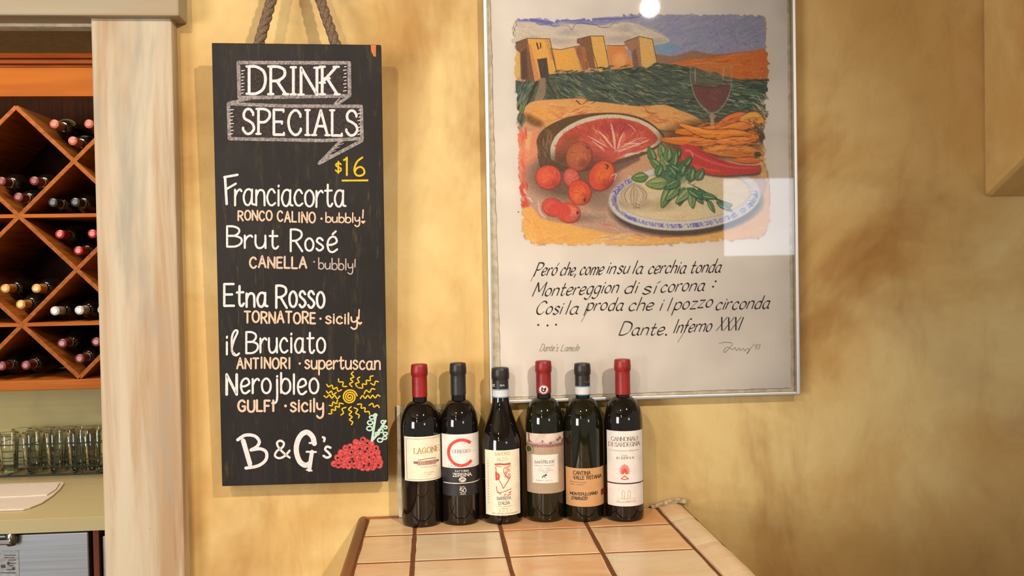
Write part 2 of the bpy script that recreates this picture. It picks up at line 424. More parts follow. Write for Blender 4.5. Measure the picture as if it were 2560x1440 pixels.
for k in range(-8, 10, 2):
    for s in (1, -1):
        a, b = clip(k, 0, s)
        if abs(a[0]-b[0]) > .2: divider(nd(*a), nd(*b), y0=RY+(.0 if s < 0 else .002))
for j in (0, -2): divider(nd(-3, j), nd(4, j), .012, 'shelf', RY+.001, M['orange'])
box('side_panel', RX0-.02, RX0, RY-.005, RY+RD, rz0-.05, rtop-.03, M['orange'], rack)
box('side_panel', RX1, RX1+.02, RY-.005, RY+RD, rz0-.05, rtop-.03, M['orange'], rack)
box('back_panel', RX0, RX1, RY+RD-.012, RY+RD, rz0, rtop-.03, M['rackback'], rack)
box('base_board', RX0, RX1, RY-.012, RY+RD, W(100, 976, RY-.012).z, rz0-.005, M['orange'], rack, .003)
box('header_board', RX0-.02, RX1+.02, RY-.01, RY+.012, rz1, W(100, 166, RY-.01).z, M['header'], rack)
zt = W(100, 165, RY-.03).z
prof = [(0, 0), (-.012, .0), (-.014, .008), (-.022, .010), (-.024, .022), (-.034, .026), (-.04, .04), (-.04, rtop-zt), (0, rtop-zt)]
prism('crown_moulding', [(RX0-.03, RY+y, zt+z) for y, z in prof], (RX1-RX0+.06, 0, 0), wood('dark_orange_moulding', (122, 56, 8), (104, 44, 6), (136, 68, 14), .6), rack)

# bottles lying in the rack; built once per cap colour, then copied
def bottle_prof(H=.30, R=.0368, rn=.0135, sh=.175, nb=.233):
    p = [(0, .004), (R*.8, .002), (R*.93, .0), (R, .006), (R, sh)]
    for t in (.15, .3, .45, .6, .72, .84, .93, 1):
        a = t*math.pi/2; p.append((rn+(R-rn)*(math.cos(a)**.9 if t < 1 else 0), sh+(nb-sh)*math.sin(a)**1.15))
    return p+[(rn, H-.004), (rn*.8, H-.002)]
def m_glass_dark(name, c, rough=.045):
    n = NT(name); n.set('Base Color', n.mix(n.noise(20, 2), c, tuple(v*.7 for v in c))); n.set('Roughness', rough); n.set('Specular IOR Level', .55); n.set('Coat Weight', .15); n.set('Coat Roughness', .03); return n.m
M['bottle'] = m_glass_dark('dark_wine_bottle_glass', (22, 16, 13)); M['bottle_green'] = m_glass_dark('dark_green_bottle_glass', (26, 26, 12))
RB = bottle_prof()
def rack_bottle_proto(capcol, ring):
    # axis along local -Y: base at y = +.30, mouth at y = 0
    root = empty('wine_bottle', (0, 0, 0))
    flip = [(r, .30-z) for r, z in RB][::-1]
    lathe('glass_body', flip, M['bottle'], root, seg=28, ax='y')
    cp = flat(capcol, .38, 0, .5, .1, 'foil_capsule')
    lathe('capsule', [(0, -.003), (.0125, -.003), (.0148, -.001), (.0152, .006), (.0142, .009), (.0142, .055), (.0136, .0555)], cp, root, seg=24, ax='y')
    lathe('cap_disc', [(0, -.0042), (.0085, -.0042), (.0095, -.0031)], flat(tuple(min(255, int(v*1.12)+6) for v in capcol), .3, 0, .6, .1, 'foil_disc'), root, seg=20, ax='y')
    if ring: lathe('neck_ring', [(.0146, .050), (.0148, .0505), (.0148, .058), (.0138, .0585)], flat((214, 196, 158), .6, key='cream_ring'), root, seg=24, ax='y')
    return root
def copy_tree(o, parent=None):
    c = o.copy(); COL.objects.link(c); c.parent = parent
    for ch in o.children: copy_tree(ch, c)
    return c
GR = 'wine bottles lying in the lattice rack'
specs = [((176, 104, 92), False, [(136, 311, 'pink-capped wine bottle, upper left of three in the top open V of the rack'), (221, 309, 'pink-capped wine bottle beside the white post, upper right of three in the top V'), (180, 353, 'pink-capped wine bottle at the bottom of the top V of the rack')]),
 ((110, 44, 46), True, [(4, 462, 'maroon-capped bottle with cream neck ring, left of three low in the big upper diamond'), (84, 460, 'maroon-capped bottle with cream neck ring, right of three low in the big upper diamond'), (44, 499, 'maroon-capped bottle with cream neck ring, lowest of three in the upper diamond point')]),
 ((44, 44, 48), True, [(122, 512, 'black-capped bottle with cream neck ring on upper shelf, farther from the white post'), (178, 512, 'black-capped bottle with cream neck ring on upper shelf, nearer the white post')]),
 ((168, 44, 40), False, [(145, 589, 'red-capped wine bottle, upper left of the three red caps under the upper shelf'), (223, 592, 'red-capped wine bottle next to the white post under the upper shelf'), (188, 630, 'red-capped wine bottle, lowest of three, at the point of the V')]),
 ((206, 146, 70), False, [(6, 725, 'gold-capped wine bottle, left of the three gold caps in the middle diamond'), (92, 722, 'gold-capped wine bottle, right of the three gold caps in the middle diamond'), (48, 766, 'gold-capped wine bottle, lowest of the three gold caps in the middle diamond')]),
 ((196, 190, 186), False, [(126, 782, 'white-capped wine bottle farthest from the post in the row of three on lower shelf'), (181, 782, 'white-capped wine bottle, middle of the row of three on the lower shelf'), (235, 781, 'white-capped wine bottle half hidden by the post on the lower shelf')]),
 ((122, 52, 56), True, [(152, 873, 'dull red-capped bottle with cream ring, upper left of three under the lower shelf'), (225, 872, 'dull red-capped bottle with cream ring, beside the post under the lower shelf'), (193, 908, 'dull red-capped bottle with cream ring, lowest of three in the bottom V'),
   (1, 927, 'dull red-capped bottle with cream ring on the rack base at the left picture edge'), (52, 927, 'dull red-capped bottle with cream ring on the rack base, second from the left')])]
def settle():
    B = []
    for _, _, pl in specs:
        for (px, py, lab) in pl: p = W(px, py, RY+.01); B.append([p.x, p.z])
    ms = .0368+T/2+.0008
    for it in range(60):
        for b_ in B:
            u, v = (b_[0]-X0)/half, (b_[1]-Z0)/half
            for s in (1, -1):
                w_ = u-s*v; k_ = round(w_/2)*2; dd = (w_-k_)*half/math.sqrt(2)
                if abs(dd) < ms and v < 2.1:
                    q = (ms-abs(dd))*(1 if dd > 0 else -1)/math.sqrt(2); b_[0] += q; b_[1] -= s*q
            for j in (0, -2, -3):
                dv = (b_[1]-Z0)/half-j
                if 0 < dv < .5 and dv*half < .0368+.0068: b_[1] += .0368+.0068-dv*half
        for i in range(len(B)):
            for k_ in range(i):
                dx, dz = B[i][0]-B[k_][0], B[i][1]-B[k_][1]; d_ = math.hypot(dx, dz)
                if d_ < .0742: q = (.0742-d_)/2/d_; B[i][0] += dx*q; B[i][1] += dz*q; B[k_][0] -= dx*q; B[k_][1] -= dz*q
    return B
SET = settle(); bi = 0
for capcol, ring, places in specs:
    proto = rack_bottle_proto(capcol, ring)
    for q, (px, py, lab) in enumerate(places):
        o = proto if q == 0 else copy_tree(proto)
        y = RY+.012+random.uniform(-.012, .012); p = Vector((SET[bi][0], y, SET[bi][1])); bi += 1; o.location = p; o.rotation_euler = (0, random.uniform(0, 3), 0)
        tag(o, lab, 'wine bottle', GR)

# ================================================================== back bar: counter, glasses, cooler
CH = CAMZ-.70; CY = 2.77
box('bar_counter_edge_dummy', 0, .01, 0, .01, 0, .01, M['laminate']); bpy.data.objects.remove(bpy.data.objects['bar_counter_edge_dummy'])
ct = empty('back_bar_counter', (-1.6, 3.2, CH), 'beige laminate counter top with a low backsplash under the wine rack', 'counter')
box('counter_top', -3.4, -.3, CY+.008, 3.62, CH-.038, CH, M['laminate'], ct)
box('front_edge', -3.4, -.3, CY, CY+.008, CH-.038, CH-.001, flat((184, 172, 128), .4, var=.03, key='edge_strip', scale=400), ct)
box('backsplash', -3.4, -.3, 3.595, 3.62, CH, CH+.115, flat((200, 190, 138), .5, var=.03, key='backsplash'), ct, .003)
gz = CH
M['steel'] = None
n = NT('brushed_steel'); f = n.noise(1, 4, .6, n.map((2, 2, 160)), 0, .2, .8)
n.set('Base Color', n.mix(f, (150, 158, 164), (176, 182, 186))); n.set('Metallic', .9); n.set('Roughness', .36); M['steel'] = n.m
CX1 = W(222, 1380, 2.80).x
cool = empty('bar_cooler', (CX1-.5, 2.8, 0), 'stainless steel under-counter cooler below the beige counter', 'cooler')
box('cabinet', CX1-1.0, CX1-.002, 2.83, 3.45, .10, CH-.045, flat((60, 62, 64), .5, key='dark_metal'), cool)
box('door', CX1-1.0, CX1, 2.80, 2.828, .14, CH-.050, M['steel'], cool, .004)
box('base_plinth', CX1-.98, CX1-.02, 2.85, 3.44, 0, .10, flat((30, 30, 30), .6), cool)
p = W(14, 1356, 2.76)
lathe('latch_handle', [(0, -.02), (.012, -.02), (.016, -.012), (.016, .012), (.012, .02), (0, .02)], flat((150, 150, 150), .25, 1), cool, c=(p.x+.005, 2.785, p.z+.004), seg=16)
box('latch_bar', p.x-.09, p.x+.012, 2.765, 2.785, p.z-.010, p.z+.006, flat((196, 198, 200), .2, 1, key='chrome'), cool, .004)
p = W(212, 1322, 2.80); lathe('screw', [(0, -.003), (.004, -.003), (.005, 0)], flat((110, 112, 112), .3, 1), cool, c=(p.x, 2.80, p.z), seg=12, ax='y')
a = W(0, 1378, 2.799); b = W(48, 1440, 2.799)
st = box('rating_sticker', a.x-.05, b.x, 2.7985, 2.80, b.z-.04, a.z, flat((170, 176, 180), .5, key='pale_sticker'), cool)
def mst(x, y, l): q = W(x, y, 2.7985); q.y -= l; return q
ik = Ink(mst, .0004)
for k, (x0_, x1_, yy_) in enumerate([(12, 40, 1388), (12, 36, 1394), (20, 40, 1400), (2, 14, 1416), (22, 34, 1414), (16, 38, 1424), (2, 40, 1432), (24, 40, 1408)]): ik.line([(x0_, yy_), (x1_, yy_)], 2.2 if k != 3 else 8, False, caps=False)
ik.rect(18, 1404, 24, 1412, 1); ik.rect(30, 1418, 38, 1424, 1)
ik.build('sticker_print', flat((70, 74, 80), .6), st)
x0_, x1_ = W(235, 1380, 2.80).x, W(249, 1380, 2.80).x
box('wooden_cabinet_panel', x0_, x1_, 2.795, 3.45, 0, CH-.040, wood('brown_panel', (112, 60, 34), (92, 46, 26), (130, 74, 44), .5, 2)).update_tag()
tag(bpy.data.objects['wooden_cabinet_panel'], 'brown wooden upright panel between the two steel appliances under the counter', 'panel')
app = empty('steel_appliance', (x1_+.2, 2.8, 0), 'second steel appliance mostly hidden behind the white post', 'appliance')
box('cabinet', x1_+.006, x1_+.40, 2.83, 3.42, .0, CH-.06, flat((70, 72, 74), .5), app); box('door', x1_+.006, x1_+.40, 2.805, 2.829, .1, CH-.065, M['steel'], app, .004)

# folded white cloth on the counter
pts = [(-60, 1212), (30, 1208), (158, 1204), (160, 1208), (150, 1222), (132, 1238), (105, 1256), (75, 1268), (58, 1272), (0, 1274), (-60, 1276)]
P = [WZ(x, y, CH+.006) for x, y in pts]; o = prism('folded_cloth', P[::-1], (0, 0, -.0055), flat((214, 204, 194), .8, key='white_cloth', var=.012), bevel=.002, loc=P[1])
tag(o, 'folded white cloth lying flat on the beige back counter', 'cloth')
P = [WZ(x, y, CH+.0105) for x, y in [(-60, 1214), (30, 1210), (150, 1206), (140, 1222), (118, 1236), (60, 1240), (-60, 1244)]]
prism('upper_fold', P[::-1], (0, 0, -.0045), flat((218, 209, 199), .8, key='white_cloth_fold', var=.012), o, bevel=.0015)

# glass tumblers upside in a wire basket
def m_thin(name, tint, fr=1.45, edge=(150, 160, 130)):
    m = bpy.data.materials.new(name); m.use_nodes = True; t = m.node_tree; t.nodes.remove(t.nodes['Principled BSDF'])
    out = t.nodes['Material Output']; N = t.nodes.new; lk = t.links.new
    tr = N('ShaderNodeBsdfTransparent'); gl = N('ShaderNodeBsdfGlossy'); gl.inputs['Roughness'].default_value = .02
    lw = N('ShaderNodeLayerWeight'); lw.inputs[0].default_value = .35
    mc = N('ShaderNodeMix'); mc.data_type = 'RGBA'; mc.inputs[6].default_value = (*tint, 1); mc.inputs[7].default_value = (*lin(edge), 1)
    lk(lw.outputs['Facing'], mc.inputs[0]); lk(mc.outputs[2], tr.inputs[0])
    f = N('ShaderNodeFresnel'); f.inputs[0].default_value = fr
    mx = N('ShaderNodeMixShader'); lk(f.outputs[0], mx.inputs[0]); lk(tr.outputs[0], mx.inputs[1]); lk(gl.outputs[0], mx.inputs[2]); lk(mx.outputs[0], out.inputs[0]); return m
M['thin'] = m_thin('clear_tumbler_glass', (.97, .98, .95), 1.45, (196, 204, 184))
tp = [(0, .010), (.025, .010), (.0265, .012), (.0335, .140), (.0350, .141), (.0360, .139), (.0292, .004), (.028, .0), (0, .0)]
proto = empty('tumbler', (0, 0, 0)); lathe('glass_wall', tp[1:8], M['thin'], proto, seg=28)
lathe('thick_base', [(0, .0005), (.0275, .0005), (.0285, .004), (.0268, .0115), (0, .0095)], M['thin'], proto, seg=28)
first = True; ordn = ['first', 'second', 'third', 'fourth', 'fifth', 'sixth']
gb = WZ(250, 1189, gz); basket_x1 = gb.x+.012; by0 = WZ(100, 1190, gz).y
for row in range(2):
    for k in range(5):
        px = [240, 194, 141, 83, 22][k]; y = by0+.052+row*.086
        x = W(px-(4 if k == 0 else 0), 1150, by0+.052).x + row*.01
        o = proto if first else copy_tree(proto); first = False
        o.location = (x, y, gz+.008); o.rotation_euler = (0, 0, k+row)
        tag(o, '%s clear glass tumbler from the post end of the wire basket, %s row' % (ordn[k], 'front' if row == 0 else 'rear'), 'glass', 'clear tumblers in the wire basket')
bk = empty('wire_basket', (basket_x1-.3, by0+.09, gz), 'dark green wire basket holding clear tumblers on the back counter', 'basket')
wm = flat((44, 66, 58), .4, .4, key='green_wire'); bx0 = basket_x1-.62; by1 = by0+.19
def loop(z, r, name='wire', inset=0):
    c = .035; P = []
    for (cx, cy, a0) in ((basket_x1-c, by0+c, -90), (basket_x1-c, by1-c, 0), (bx0+c, by1-c, 90), (bx0+c, by0+c, 180)):
        for s in range(6): a = math.radians(a0+18*s); P.append((cx+(c-inset)*math.cos(a), cy+(c-inset)*math.sin(a), z))
    V, Fc = tube_vf(P, r, 6, True); return obj(name, V, Fc, wm, bk, True)
zb = lambda y: W(100, y, by0).z
loop(gz+.0035, .0034, 'base_ring'); loop(zb(1168), .0014); loop(zb(1151), .0014); loop(zb(1111), .0018, 'rim_wire')
for px in (76, -20):
    q = W(px, 1150, by0); V, Fc = tube_vf([(q.x, by0, gz+.003), (q.x, by0, zb(1111)), (q.x, by1, zb(1111)-.002)], .0015, 6); obj('upright_wire', V, Fc, wm, bk, True)
qa, qb, qm = W(189, 1180, by0).x, W(207, 1180, by0).x, W(197, 1100, by0).x
V, Fc = tube_vf(crom([(qa, by0-.002, gz+.003), (qa+.004, by0-.003, zb(1140)), (qm-.004, by0-.003, zb(1104)), (qm, by0-.003, zb(1100)), (qm+.004, by0-.003, zb(1104)), (qb-.004, by0-.003, zb(1140)), (qb, by0-.002, gz+.003)], 5), .0016, 6); obj('handle_hoop', V, Fc, wm, bk, True)
for yy_ in (.06, .09):
    V, Fc = tube_vf(crom([(basket_x1, by0+yy_, gz+.003), (basket_x1+.001, by0+yy_, gz+.09), (basket_x1, by0+yy_+.012, gz+.13), (basket_x1-.001, by0+yy_+.024, gz+.09), (basket_x1, by0+yy_+.024, gz+.003)], 4), .002, 6); obj('end_hoop', V, Fc, wm, bk, True)
for k in range(8):
    x = bx0+.04+k*.077; V, Fc = tube_vf([(x, by0, gz+.0028), (x, by1, gz+.0028)], .0014, 6); obj('floor_wire', V, Fc, wm, bk, True)
# ================================================================== chalkboard
ytop, ybot = WY-.085, WY-.045
pt = W(740, 110, ytop); pb = W(760, 1210, ybot)
bn = Vector((0, -(pt.z-pb.z), (ytop-ybot))).normalized()          # normal towards the room
if bn.y > 0: bn = -bn
def bmap(x, y, l): return on_plane(x, y, pt, bn)+bn*l
cor = [bmap(529, 107, 0), bmap(952, 112, 0), bmap(970, 1204, 0), bmap(555, 1216, 0)]
board = empty('chalkboard', cor[3]+(cor[2]-cor[3])*.5, 'tall narrow chalkboard listing drink specials, hung by rope on the ochre wall', 'chalkboard')
n = NT('black_chalkboard')
c = n.mix(n.mul(n.noise(1, 5, .65, n.map((9, 9, 2.6)), .8, .42, .72), .8), (34, 31, 30), (48, 44, 41))
c = n.mix(n.mul(n.noise(1, 6, .7, n.map((60, 60, 9), (2, 3, 1)), .5, .52, .78), .70), c, (72, 66, 52))
c = n.mix(n.mul(n.noise(1, 5, .7, n.map((110, 110, 14), (5, 3, 8)), .4, .58, .80), .60), c, (104, 94, 44))
n.set('Base Color', c); n.set('Roughness', .55); n.set('Specular IOR Level', .2)
prism('panel', [cor[3], cor[2], cor[1], cor[0]], bn*-.018, n.m, board, .0015)
def chalk(name, c, v=.045): return flat(c, .85, 0, .2, v, name, 260)
WH = chalk('white_chalk_marker', (232, 224, 224)); PE = chalk('peach_chalk_marker', (232, 198, 172)); YE = chalk('yellow_chalk_marker', (236, 190, 38))
GY = chalk('smudged_chalk', (164, 155, 153), .15); PK = chalk('dim_peach_chalk', (190, 172, 164))
LIFT = .0006
z4 = lambda x, y: (520+x/3.13, y/3.13)
# banner
ik = Ink(bmap, .0002); ik.poly([z4(250, 505), z4(1100, 500), z4(1100, 745), z4(260, 755)][::-1]); ik.poly([z4(175, 820), z4(1195, 840), z4(1195, 1080), z4(180, 1080)][::-1])
ik.poly([z4(180, 812), z4(330, 772), z4(1085, 765), z4(1010, 822)][::-1])
ik.build('banner_fill', chalk('rubbed_chalk', (66, 60, 58), .12), board)
ik = Ink(bmap, .0005)
for pts, w in (([(238, 490), (1105, 492), (1108, 750), (245, 765), (238, 490)], 9), ([(160, 812), (600, 830), (1200, 832), (1205, 1085), (900, 1100), (168, 1085), (160, 812)], 8.5),
               ([(330, 772), (165, 805)], 7), ([(1108, 750), (1005, 820)], 7.5), ([(1040, 1100), (870, 1278)], 7.5), ([(870, 1278), (1205, 1100)], 8.5), ([(1030, 770), (990, 812)], 4)):
    ik.line([z4(*p) for p in pts], w, False)
for r in range(6):
    a, b = z4(900+r*30, 1240-r*28); ik.line([(a-9, b+6), (a+13, b-2)], 2, False)
ik.build('chalk_banner', GY, board)
ik = Ink(bmap, .0007)
for k in range(8):
    ik.line([z4(262, 555+k*25), z4(276 if k % 2 else 284, 552+k*25)], 2, False); ik.line([z4(1082, 520+k*27), z4(1060 if k % 2 else 1068, 524+k*27)], 2, False)
    ik.line([z4(176, 860+k*27), z4(192 if k % 2 else 200, 858+k*27)], 2, False); ik.line([z4(1192, 860+k*27), z4(1172 if k % 2 else 1180, 864+k*27)], 2, False)
ik.build('banner_ticks', WH, board)
def wr(name, mat, calls):
    ik = Ink(bmap, LIFT+.0003)
    for a, kw in calls: write(ik, *a, **kw)
    ik.build(name, mat, board)
wr('chalk_lettering', WH, [(('DRINK', 623, 843, 235, 236, 68, 7.2), dict(serif=6.5, jit=.015, gap=.22))])
wr('chalk_lettering', WH, [(('SPECIALS', 608, 893, 335, 339, 62, 6.6), dict(serif=5.5, jit=.015, gap=.24))])
wr('yellow_lettering', YE, [(('$', 839, 853, 431, 431, 25, 4), {}), (('1', 860, 869, 438, 438, 44, 4.8), {}), (('6', 886, 911, 439, 440, 46, 4.8), {})])
ik = Ink(bmap, LIFT); ik.line([(856, 451.5), (919, 451)], 4.6, False); ik.build('yellow_underline', YE, board)
ik = Ink(bmap, LIFT+.0003)
ik.line([(561, 443), (594, 437)], 6, False); ik.line([(563, 445), (567, 510)], 6.5, False); ik.line([(566, 473), (590, 459)], 5.5, False)
write(ik, 'ranciacorta', 588, 862, 514, 517, 60, 5.2, 1.18, 0, 0, None, .13, .03); ik.build('chalk_lettering', WH, board)
wr('peach_lettering', PE, [(('RONCO', 596, 680, 550, 552, 24, 4.2), dict(gap=.26, jit=.05)), (('CALINO', 694, 788, 553, 556, 25, 4.2), dict(gap=.26, jit=.05)), (('·', 802, 806, 551, 551, 13, 5), {}), (('bubbly', 815, 899, 556, 557, 24, 3.4), dict(jit=.03))])
def heartbang(x, y0, y1, xh, yh, mat):
    ik = Ink(bmap, LIFT+.0003); ik.line([(x, y0), (x-1, y1)], 3.6, False)
    ik.poly([(xh, yh+5), (xh+6, yh-1), (xh+4, yh-4), (xh, yh-2), (xh-3, yh-4), (xh-6, yh-1)][::1]); ik.build('exclamation_mark', mat, board)
heartbang(908, 525, 545, 908, 555, PE)
wr('chalk_lettering', WH, [(('Brut', 568, 695, 618, 622, 50, 5.2), dict(xr=1.15, jit=.03)), (('Ros', 727, 808, 627, 627, 53, 5.2), dict(xr=1.05, jit=.03)), (('é', 819, 843, 630, 630, 56, 5.2), dict(xr=1.2))])
wr('peach_lettering', chalk('peach_chalk', (214, 188, 168)), [(('CANELLA', 625, 766, 669, 670, 27, 5), dict(gap=.26, jit=.04))])
wr('dim_peach_lettering', PK, [(('·', 784, 787, 659, 659, 13, 4), {}), (('bubbly!', 797, 889, 672, 675, 27, 3), dict(jit=.03))])
wr('chalk_lettering', WH, [(('Etna', 561, 667, 766, 765, 55, 6), dict(xr=1.1, jit=.03)), (('Rosso', 691, 811, 768, 768, 56, 6), dict(xr=1.25, jit=.03))])
wr('peach_lettering', PE, [(('TORNATORE', 612, 788, 806, 808, 27, 4.8), dict(gap=.26, jit=.05)), (('·', 800, 803, 801, 801, 13, 5), {}), (('sicily', 815, 893, 808, 810, 27, 4.2), dict(xr=1.15))])
heartbang(898, 774, 797, 900, 808, PE)
wr('chalk_lettering', WH, [(('i', 565, 570, 886, 886, 56, 5.2), {}), (('q', 578, 598, 887, 887, 60, 5.2), dict(xr=1)), (('Bruciato', 616, 813, 882, 882, 54, 5.2), dict(xr=1.2, jit=.03))])
wr('peach_lettering', PE, [(('ANTINORI', 593, 726, 921, 921, 26, 4.6), dict(gap=.26, jit=.05)), (('·', 748, 751, 913, 913, 13, 5), {}), (('supertuscan', 763, 950, 921, 923, 32, 4.2), dict(xr=1.15, jit=.03))])
wr('chalk_lettering', WH, [(('N', 567, 592, 986, 986, 50, 7), {}), (('erojbleo', 603, 796, 984, 984, 50, 5.4), dict(xr=1.3, jit=.03))])
wr('peach_lettering', PE, [(('GULFI', 596, 686, 1028, 1028, 27, 5.4), dict(gap=.26, jit=.04)), (('·', 712, 716, 1019, 1019, 13, 6), {}), (('sicily', 727, 808, 1028, 1029, 32, 5), dict(xr=1.2))])
z6 = lambda x, y: (520+x/3.428, 820+y/3.428)
ik = Ink(bmap, LIFT)
ik.line([z6(255, 958), z6(320, 918), z6(400, 925), z6(440, 970), z6(420, 1015), z6(368, 1045)], 8); ik.line([z6(368, 1045), z6(450, 1035), z6(500, 1065), z6(495, 1130), z6(430, 1180), z6(325, 1200)], 8)
ik.line([z6(302, 965), z6(360, 1165)], 12, False)
ik.line([z6(700, 1050), z6(660, 1095), z6(610, 1115), z6(575, 1095), z6(590, 1055), z6(640, 1020), z6(650, 985), z6(620, 965), z6(592, 985), z6(610, 1030), z6(660, 1080), z6(700, 1110)], 5.5)
ik.line([z6(912, 990), z6(895, 930), z6(850, 893), z6(800, 915), z6(765, 980), z6(758, 1060), z6(785, 1140), z6(830, 1175), z6(868, 1165)], 13); ik.line([z6(892, 1060), z6(882, 1120), z6(868, 1215)], 10, False); ik.line([z6(845, 1060), z6(925, 1062)], 5, False)
ik.line([z6(845, 1215), z6(890, 1222)], 4, False); ik.line([z6(870, 985), z6(925, 985)], 5, False)
ik.line([z6(985, 935), z6(1000, 945), z6(995, 970)], 6); ik.line([z6(1050, 1025), z6(1020, 1015), z6(1005, 1040), z6(1035, 1070), z6(1050, 1095), z6(1020, 1110), z6(990, 1095)], 6)
ik.build('chalk_monogram', WH, board)
# sun
ik = Ink(bmap, LIFT); scx, scy = z6(1215, 590)
ik.line([(scx+(2+16.5*t/34)*math.cos(t*.55), scy+(2+16.5*t/34)*math.sin(t*.55)) for t in range(35)], 3.6, k=2)
rays = [(1245, 375, 1222, 500), (1300, 420, 1268, 500), (1415, 410, 1300, 520), (1460, 460, 1400, 485), (1430, 525, 1335, 552), (1475, 585, 1305, 592), (1468, 680, 1385, 650), (1385, 740, 1290, 645), (1290, 770, 1265, 680), (1230, 828, 1215, 675), (1140, 745, 1170, 675), (1035, 735, 1150, 640), (1040, 662, 1115, 628), (995, 580, 1130, 595), (1015, 540, 1095, 565), (1018, 482, 1140, 540), (1118, 435, 1180, 508)]
for (a, b, c_, d_) in rays:
    p0, p1 = z6(a, b), z6(c_, d_); dx, dy = p1[0]-p0[0], p1[1]-p0[1]; L = math.hypot(dx, dy); m = max(3, int(L/6)); P = []
    for i in range(m+1):
        t = i/m; o_ = (0 if i == 0 else (3.6 if i % 2 else -3.6)); P.append((p0[0]+dx*t-dy/L*o_, p0[1]+dy*t+dx/L*o_))
    ik.line(P, 3.2, k=5)
ik.build('chalk_sun', YE, board)
# grapes with mint leaves
gp = []
for r, (xa, xb, yy_) in enumerate([(1335, 1375, 955), (1270, 1430, 985), (1180, 1470, 1025), (1140, 1480, 1070), (1110, 1480, 1115), (1080, 1490, 1155), (1120, 1480, 1175), (1330, 1430, 1200)]):
    x = xa
    while x <= xb: gp.append((x+random.uniform(-6, 6), yy_+random.uniform(-8, 8))); x += 44
ik = Ink(bmap, .0005)
for (x, y) in gp: ik.disc(*z6(x, y), 8.6, 14)
ik.build('chalk_grapes', chalk('red_chalk', (222, 92, 90), .10), board)
ik = Ink(bmap, .0008)
for (x, y) in gp: ik.line([(z6(x, y)[0]+7.6*math.cos(t*6.283/9), z6(x, y)[1]+7.6*math.sin(t*6.283/9)) for t in range(10)], 1.2, k=2, caps=False)
ik.build('grape_outlines', chalk('dark_red_chalk', (198, 66, 72), .1), board)
ik = Ink(bmap, .0010)
for i, (x, y) in enumerate(gp):
    if i % 3 != 1: ik.disc(*z6(x+random.uniform(-8, 8), y+random.uniform(-8, 8)), random.choice([1.4, 2, 3.2]), 8)
ik.build('grape_centres', chalk('bare_board', (54, 40, 42)), board)
ik = Ink(bmap, .0012)
for pts in ([(1405, 965), (1415, 900), (1425, 830), (1440, 740)], [(1405, 965), (1450, 910), (1500, 830), (1522, 795)]): ik.line([z6(*p) for p in pts], 6)
for (x, y, r) in [(1385, 860, 7), (1390, 810, 6.5), (1405, 765, 6), (1435, 745, 4), (1500, 805, 5), (1520, 850, 4.5), (1480, 880, 6), (1520, 905, 5), (1515, 940, 5), (1475, 960, 6.5), (1450, 905, 5)]:
    cx_, cy_ = z6(x, y); ik.line([(cx_+r*math.cos(t*.785), cy_+r*.75*math.sin(t*.785)) for t in range(9)], 3.6, k=3)
ik.build('chalk_leaves', chalk('mint_chalk', (190, 222, 204)), board)
ik = Ink(bmap, .0004); ik.poly([(927, 113), (940, 113), (940, 142), (934, 141), (928, 128)][::-1]); ik.build('orange_paint_mark', flat((206, 116, 44), .6), board, 'orange paint mark')
# rope: two twisted strands going up to a hook
rope_m = flat((150, 126, 104), .9, 0, .1, .25, 'twisted_rope', 900)
hook = W(735, -168, WY-.03)
def rope(p0, p1, r=.0098):
    p0, p1 = Vector(p0), Vector(p1); L = (p1-p0).length; t = (p1-p0)/L; u = t.cross(Vector((0, 1, 0))).normalized(); w = t.cross(u); parts = []
    for s in range(3):
        pts = []
        for i in range(int(L/.004)+1):
            a = i*.004/.052*2*math.pi+s*2.094; pts.append(p0+t*i*.004+(u*math.cos(a)+w*math.sin(a))*r*.50)
        parts.append(tube_vf(pts, r*.56, 8))
    V, Fc = join_vf(parts); return obj('rope', V, Fc, rope_m, board, True)
bt = bn*-.012
rope(bmap(641, 118, 0)+bt, hook+Vector((-.006, 0, 0))); rope(bmap(841, 118, 0)+bt, hook+Vector((.006, 0, 0)))
hk = empty('wall_hook', (hook.x, WY, hook.z), 'metal hook above the chalkboard holding its rope', 'hook')
V, Fc = tube_vf(crom([(hook.x, WY+.01, hook.z-.012), (hook.x, WY-.03, hook.z-.014), (hook.x, WY-.052, hook.z-.004), (hook.x, WY-.05, hook.z+.02)], 5), .004, 8); obj('hook_wire', V, Fc, flat((90, 86, 80), .4, .9), hk, True)

# ================================================================== framed print
FY = WY-.028                       # front plane of the frame
fl = [W(1207, 0, FY), W(1228, 1007, FY), W(2003, 990, FY), W(1988, 0, FY)]
X_l, X_r = (W(1228, 1007, FY).x+W(1207, 0, FY).x)/2, (W(2003, 990, FY).x+W(1988, 0, FY).x)/2
Zb = (W(1228, 1007, FY).z+W(2003, 990, FY).z)/2; Zt = Zb+.93
FW = .0065
pic = empty('framed_print', ((X_l+X_r)/2, FY, Zb), 'large silver-framed colour print of food and a castle with handwritten verse below', 'framed print')
sil = NT('brushed_silver'); sil.set('Base Color', (.80, .77, .74, 1)); sil.set('Metallic', 1.0); sil.set('Roughness', .42); sil = sil.m
def fbar(x0, x1, z0, z1): 
    return box('frame_rail', x0, x1, FY, WY-.001, z0, z1, sil, pic, .0015)
fbar(X_l, X_l+FW, Zb, Zt); fbar(X_r-FW, X_r, Zb, Zt); fbar(X_l+FW, X_r-FW, Zb, Zb+FW); fbar(X_l+FW, X_r-FW, Zt-FW, Zt)
box('backing_board', X_l+FW, X_r-FW, FY+.014, FY+.020, Zb+FW, Zt-FW, flat((222, 210, 186), .8, key='cream_mat'), pic)
PY = FY+.011                       # paper face
ip = lambda x, y: W(x, y, PY)
zpt = Zt-.03
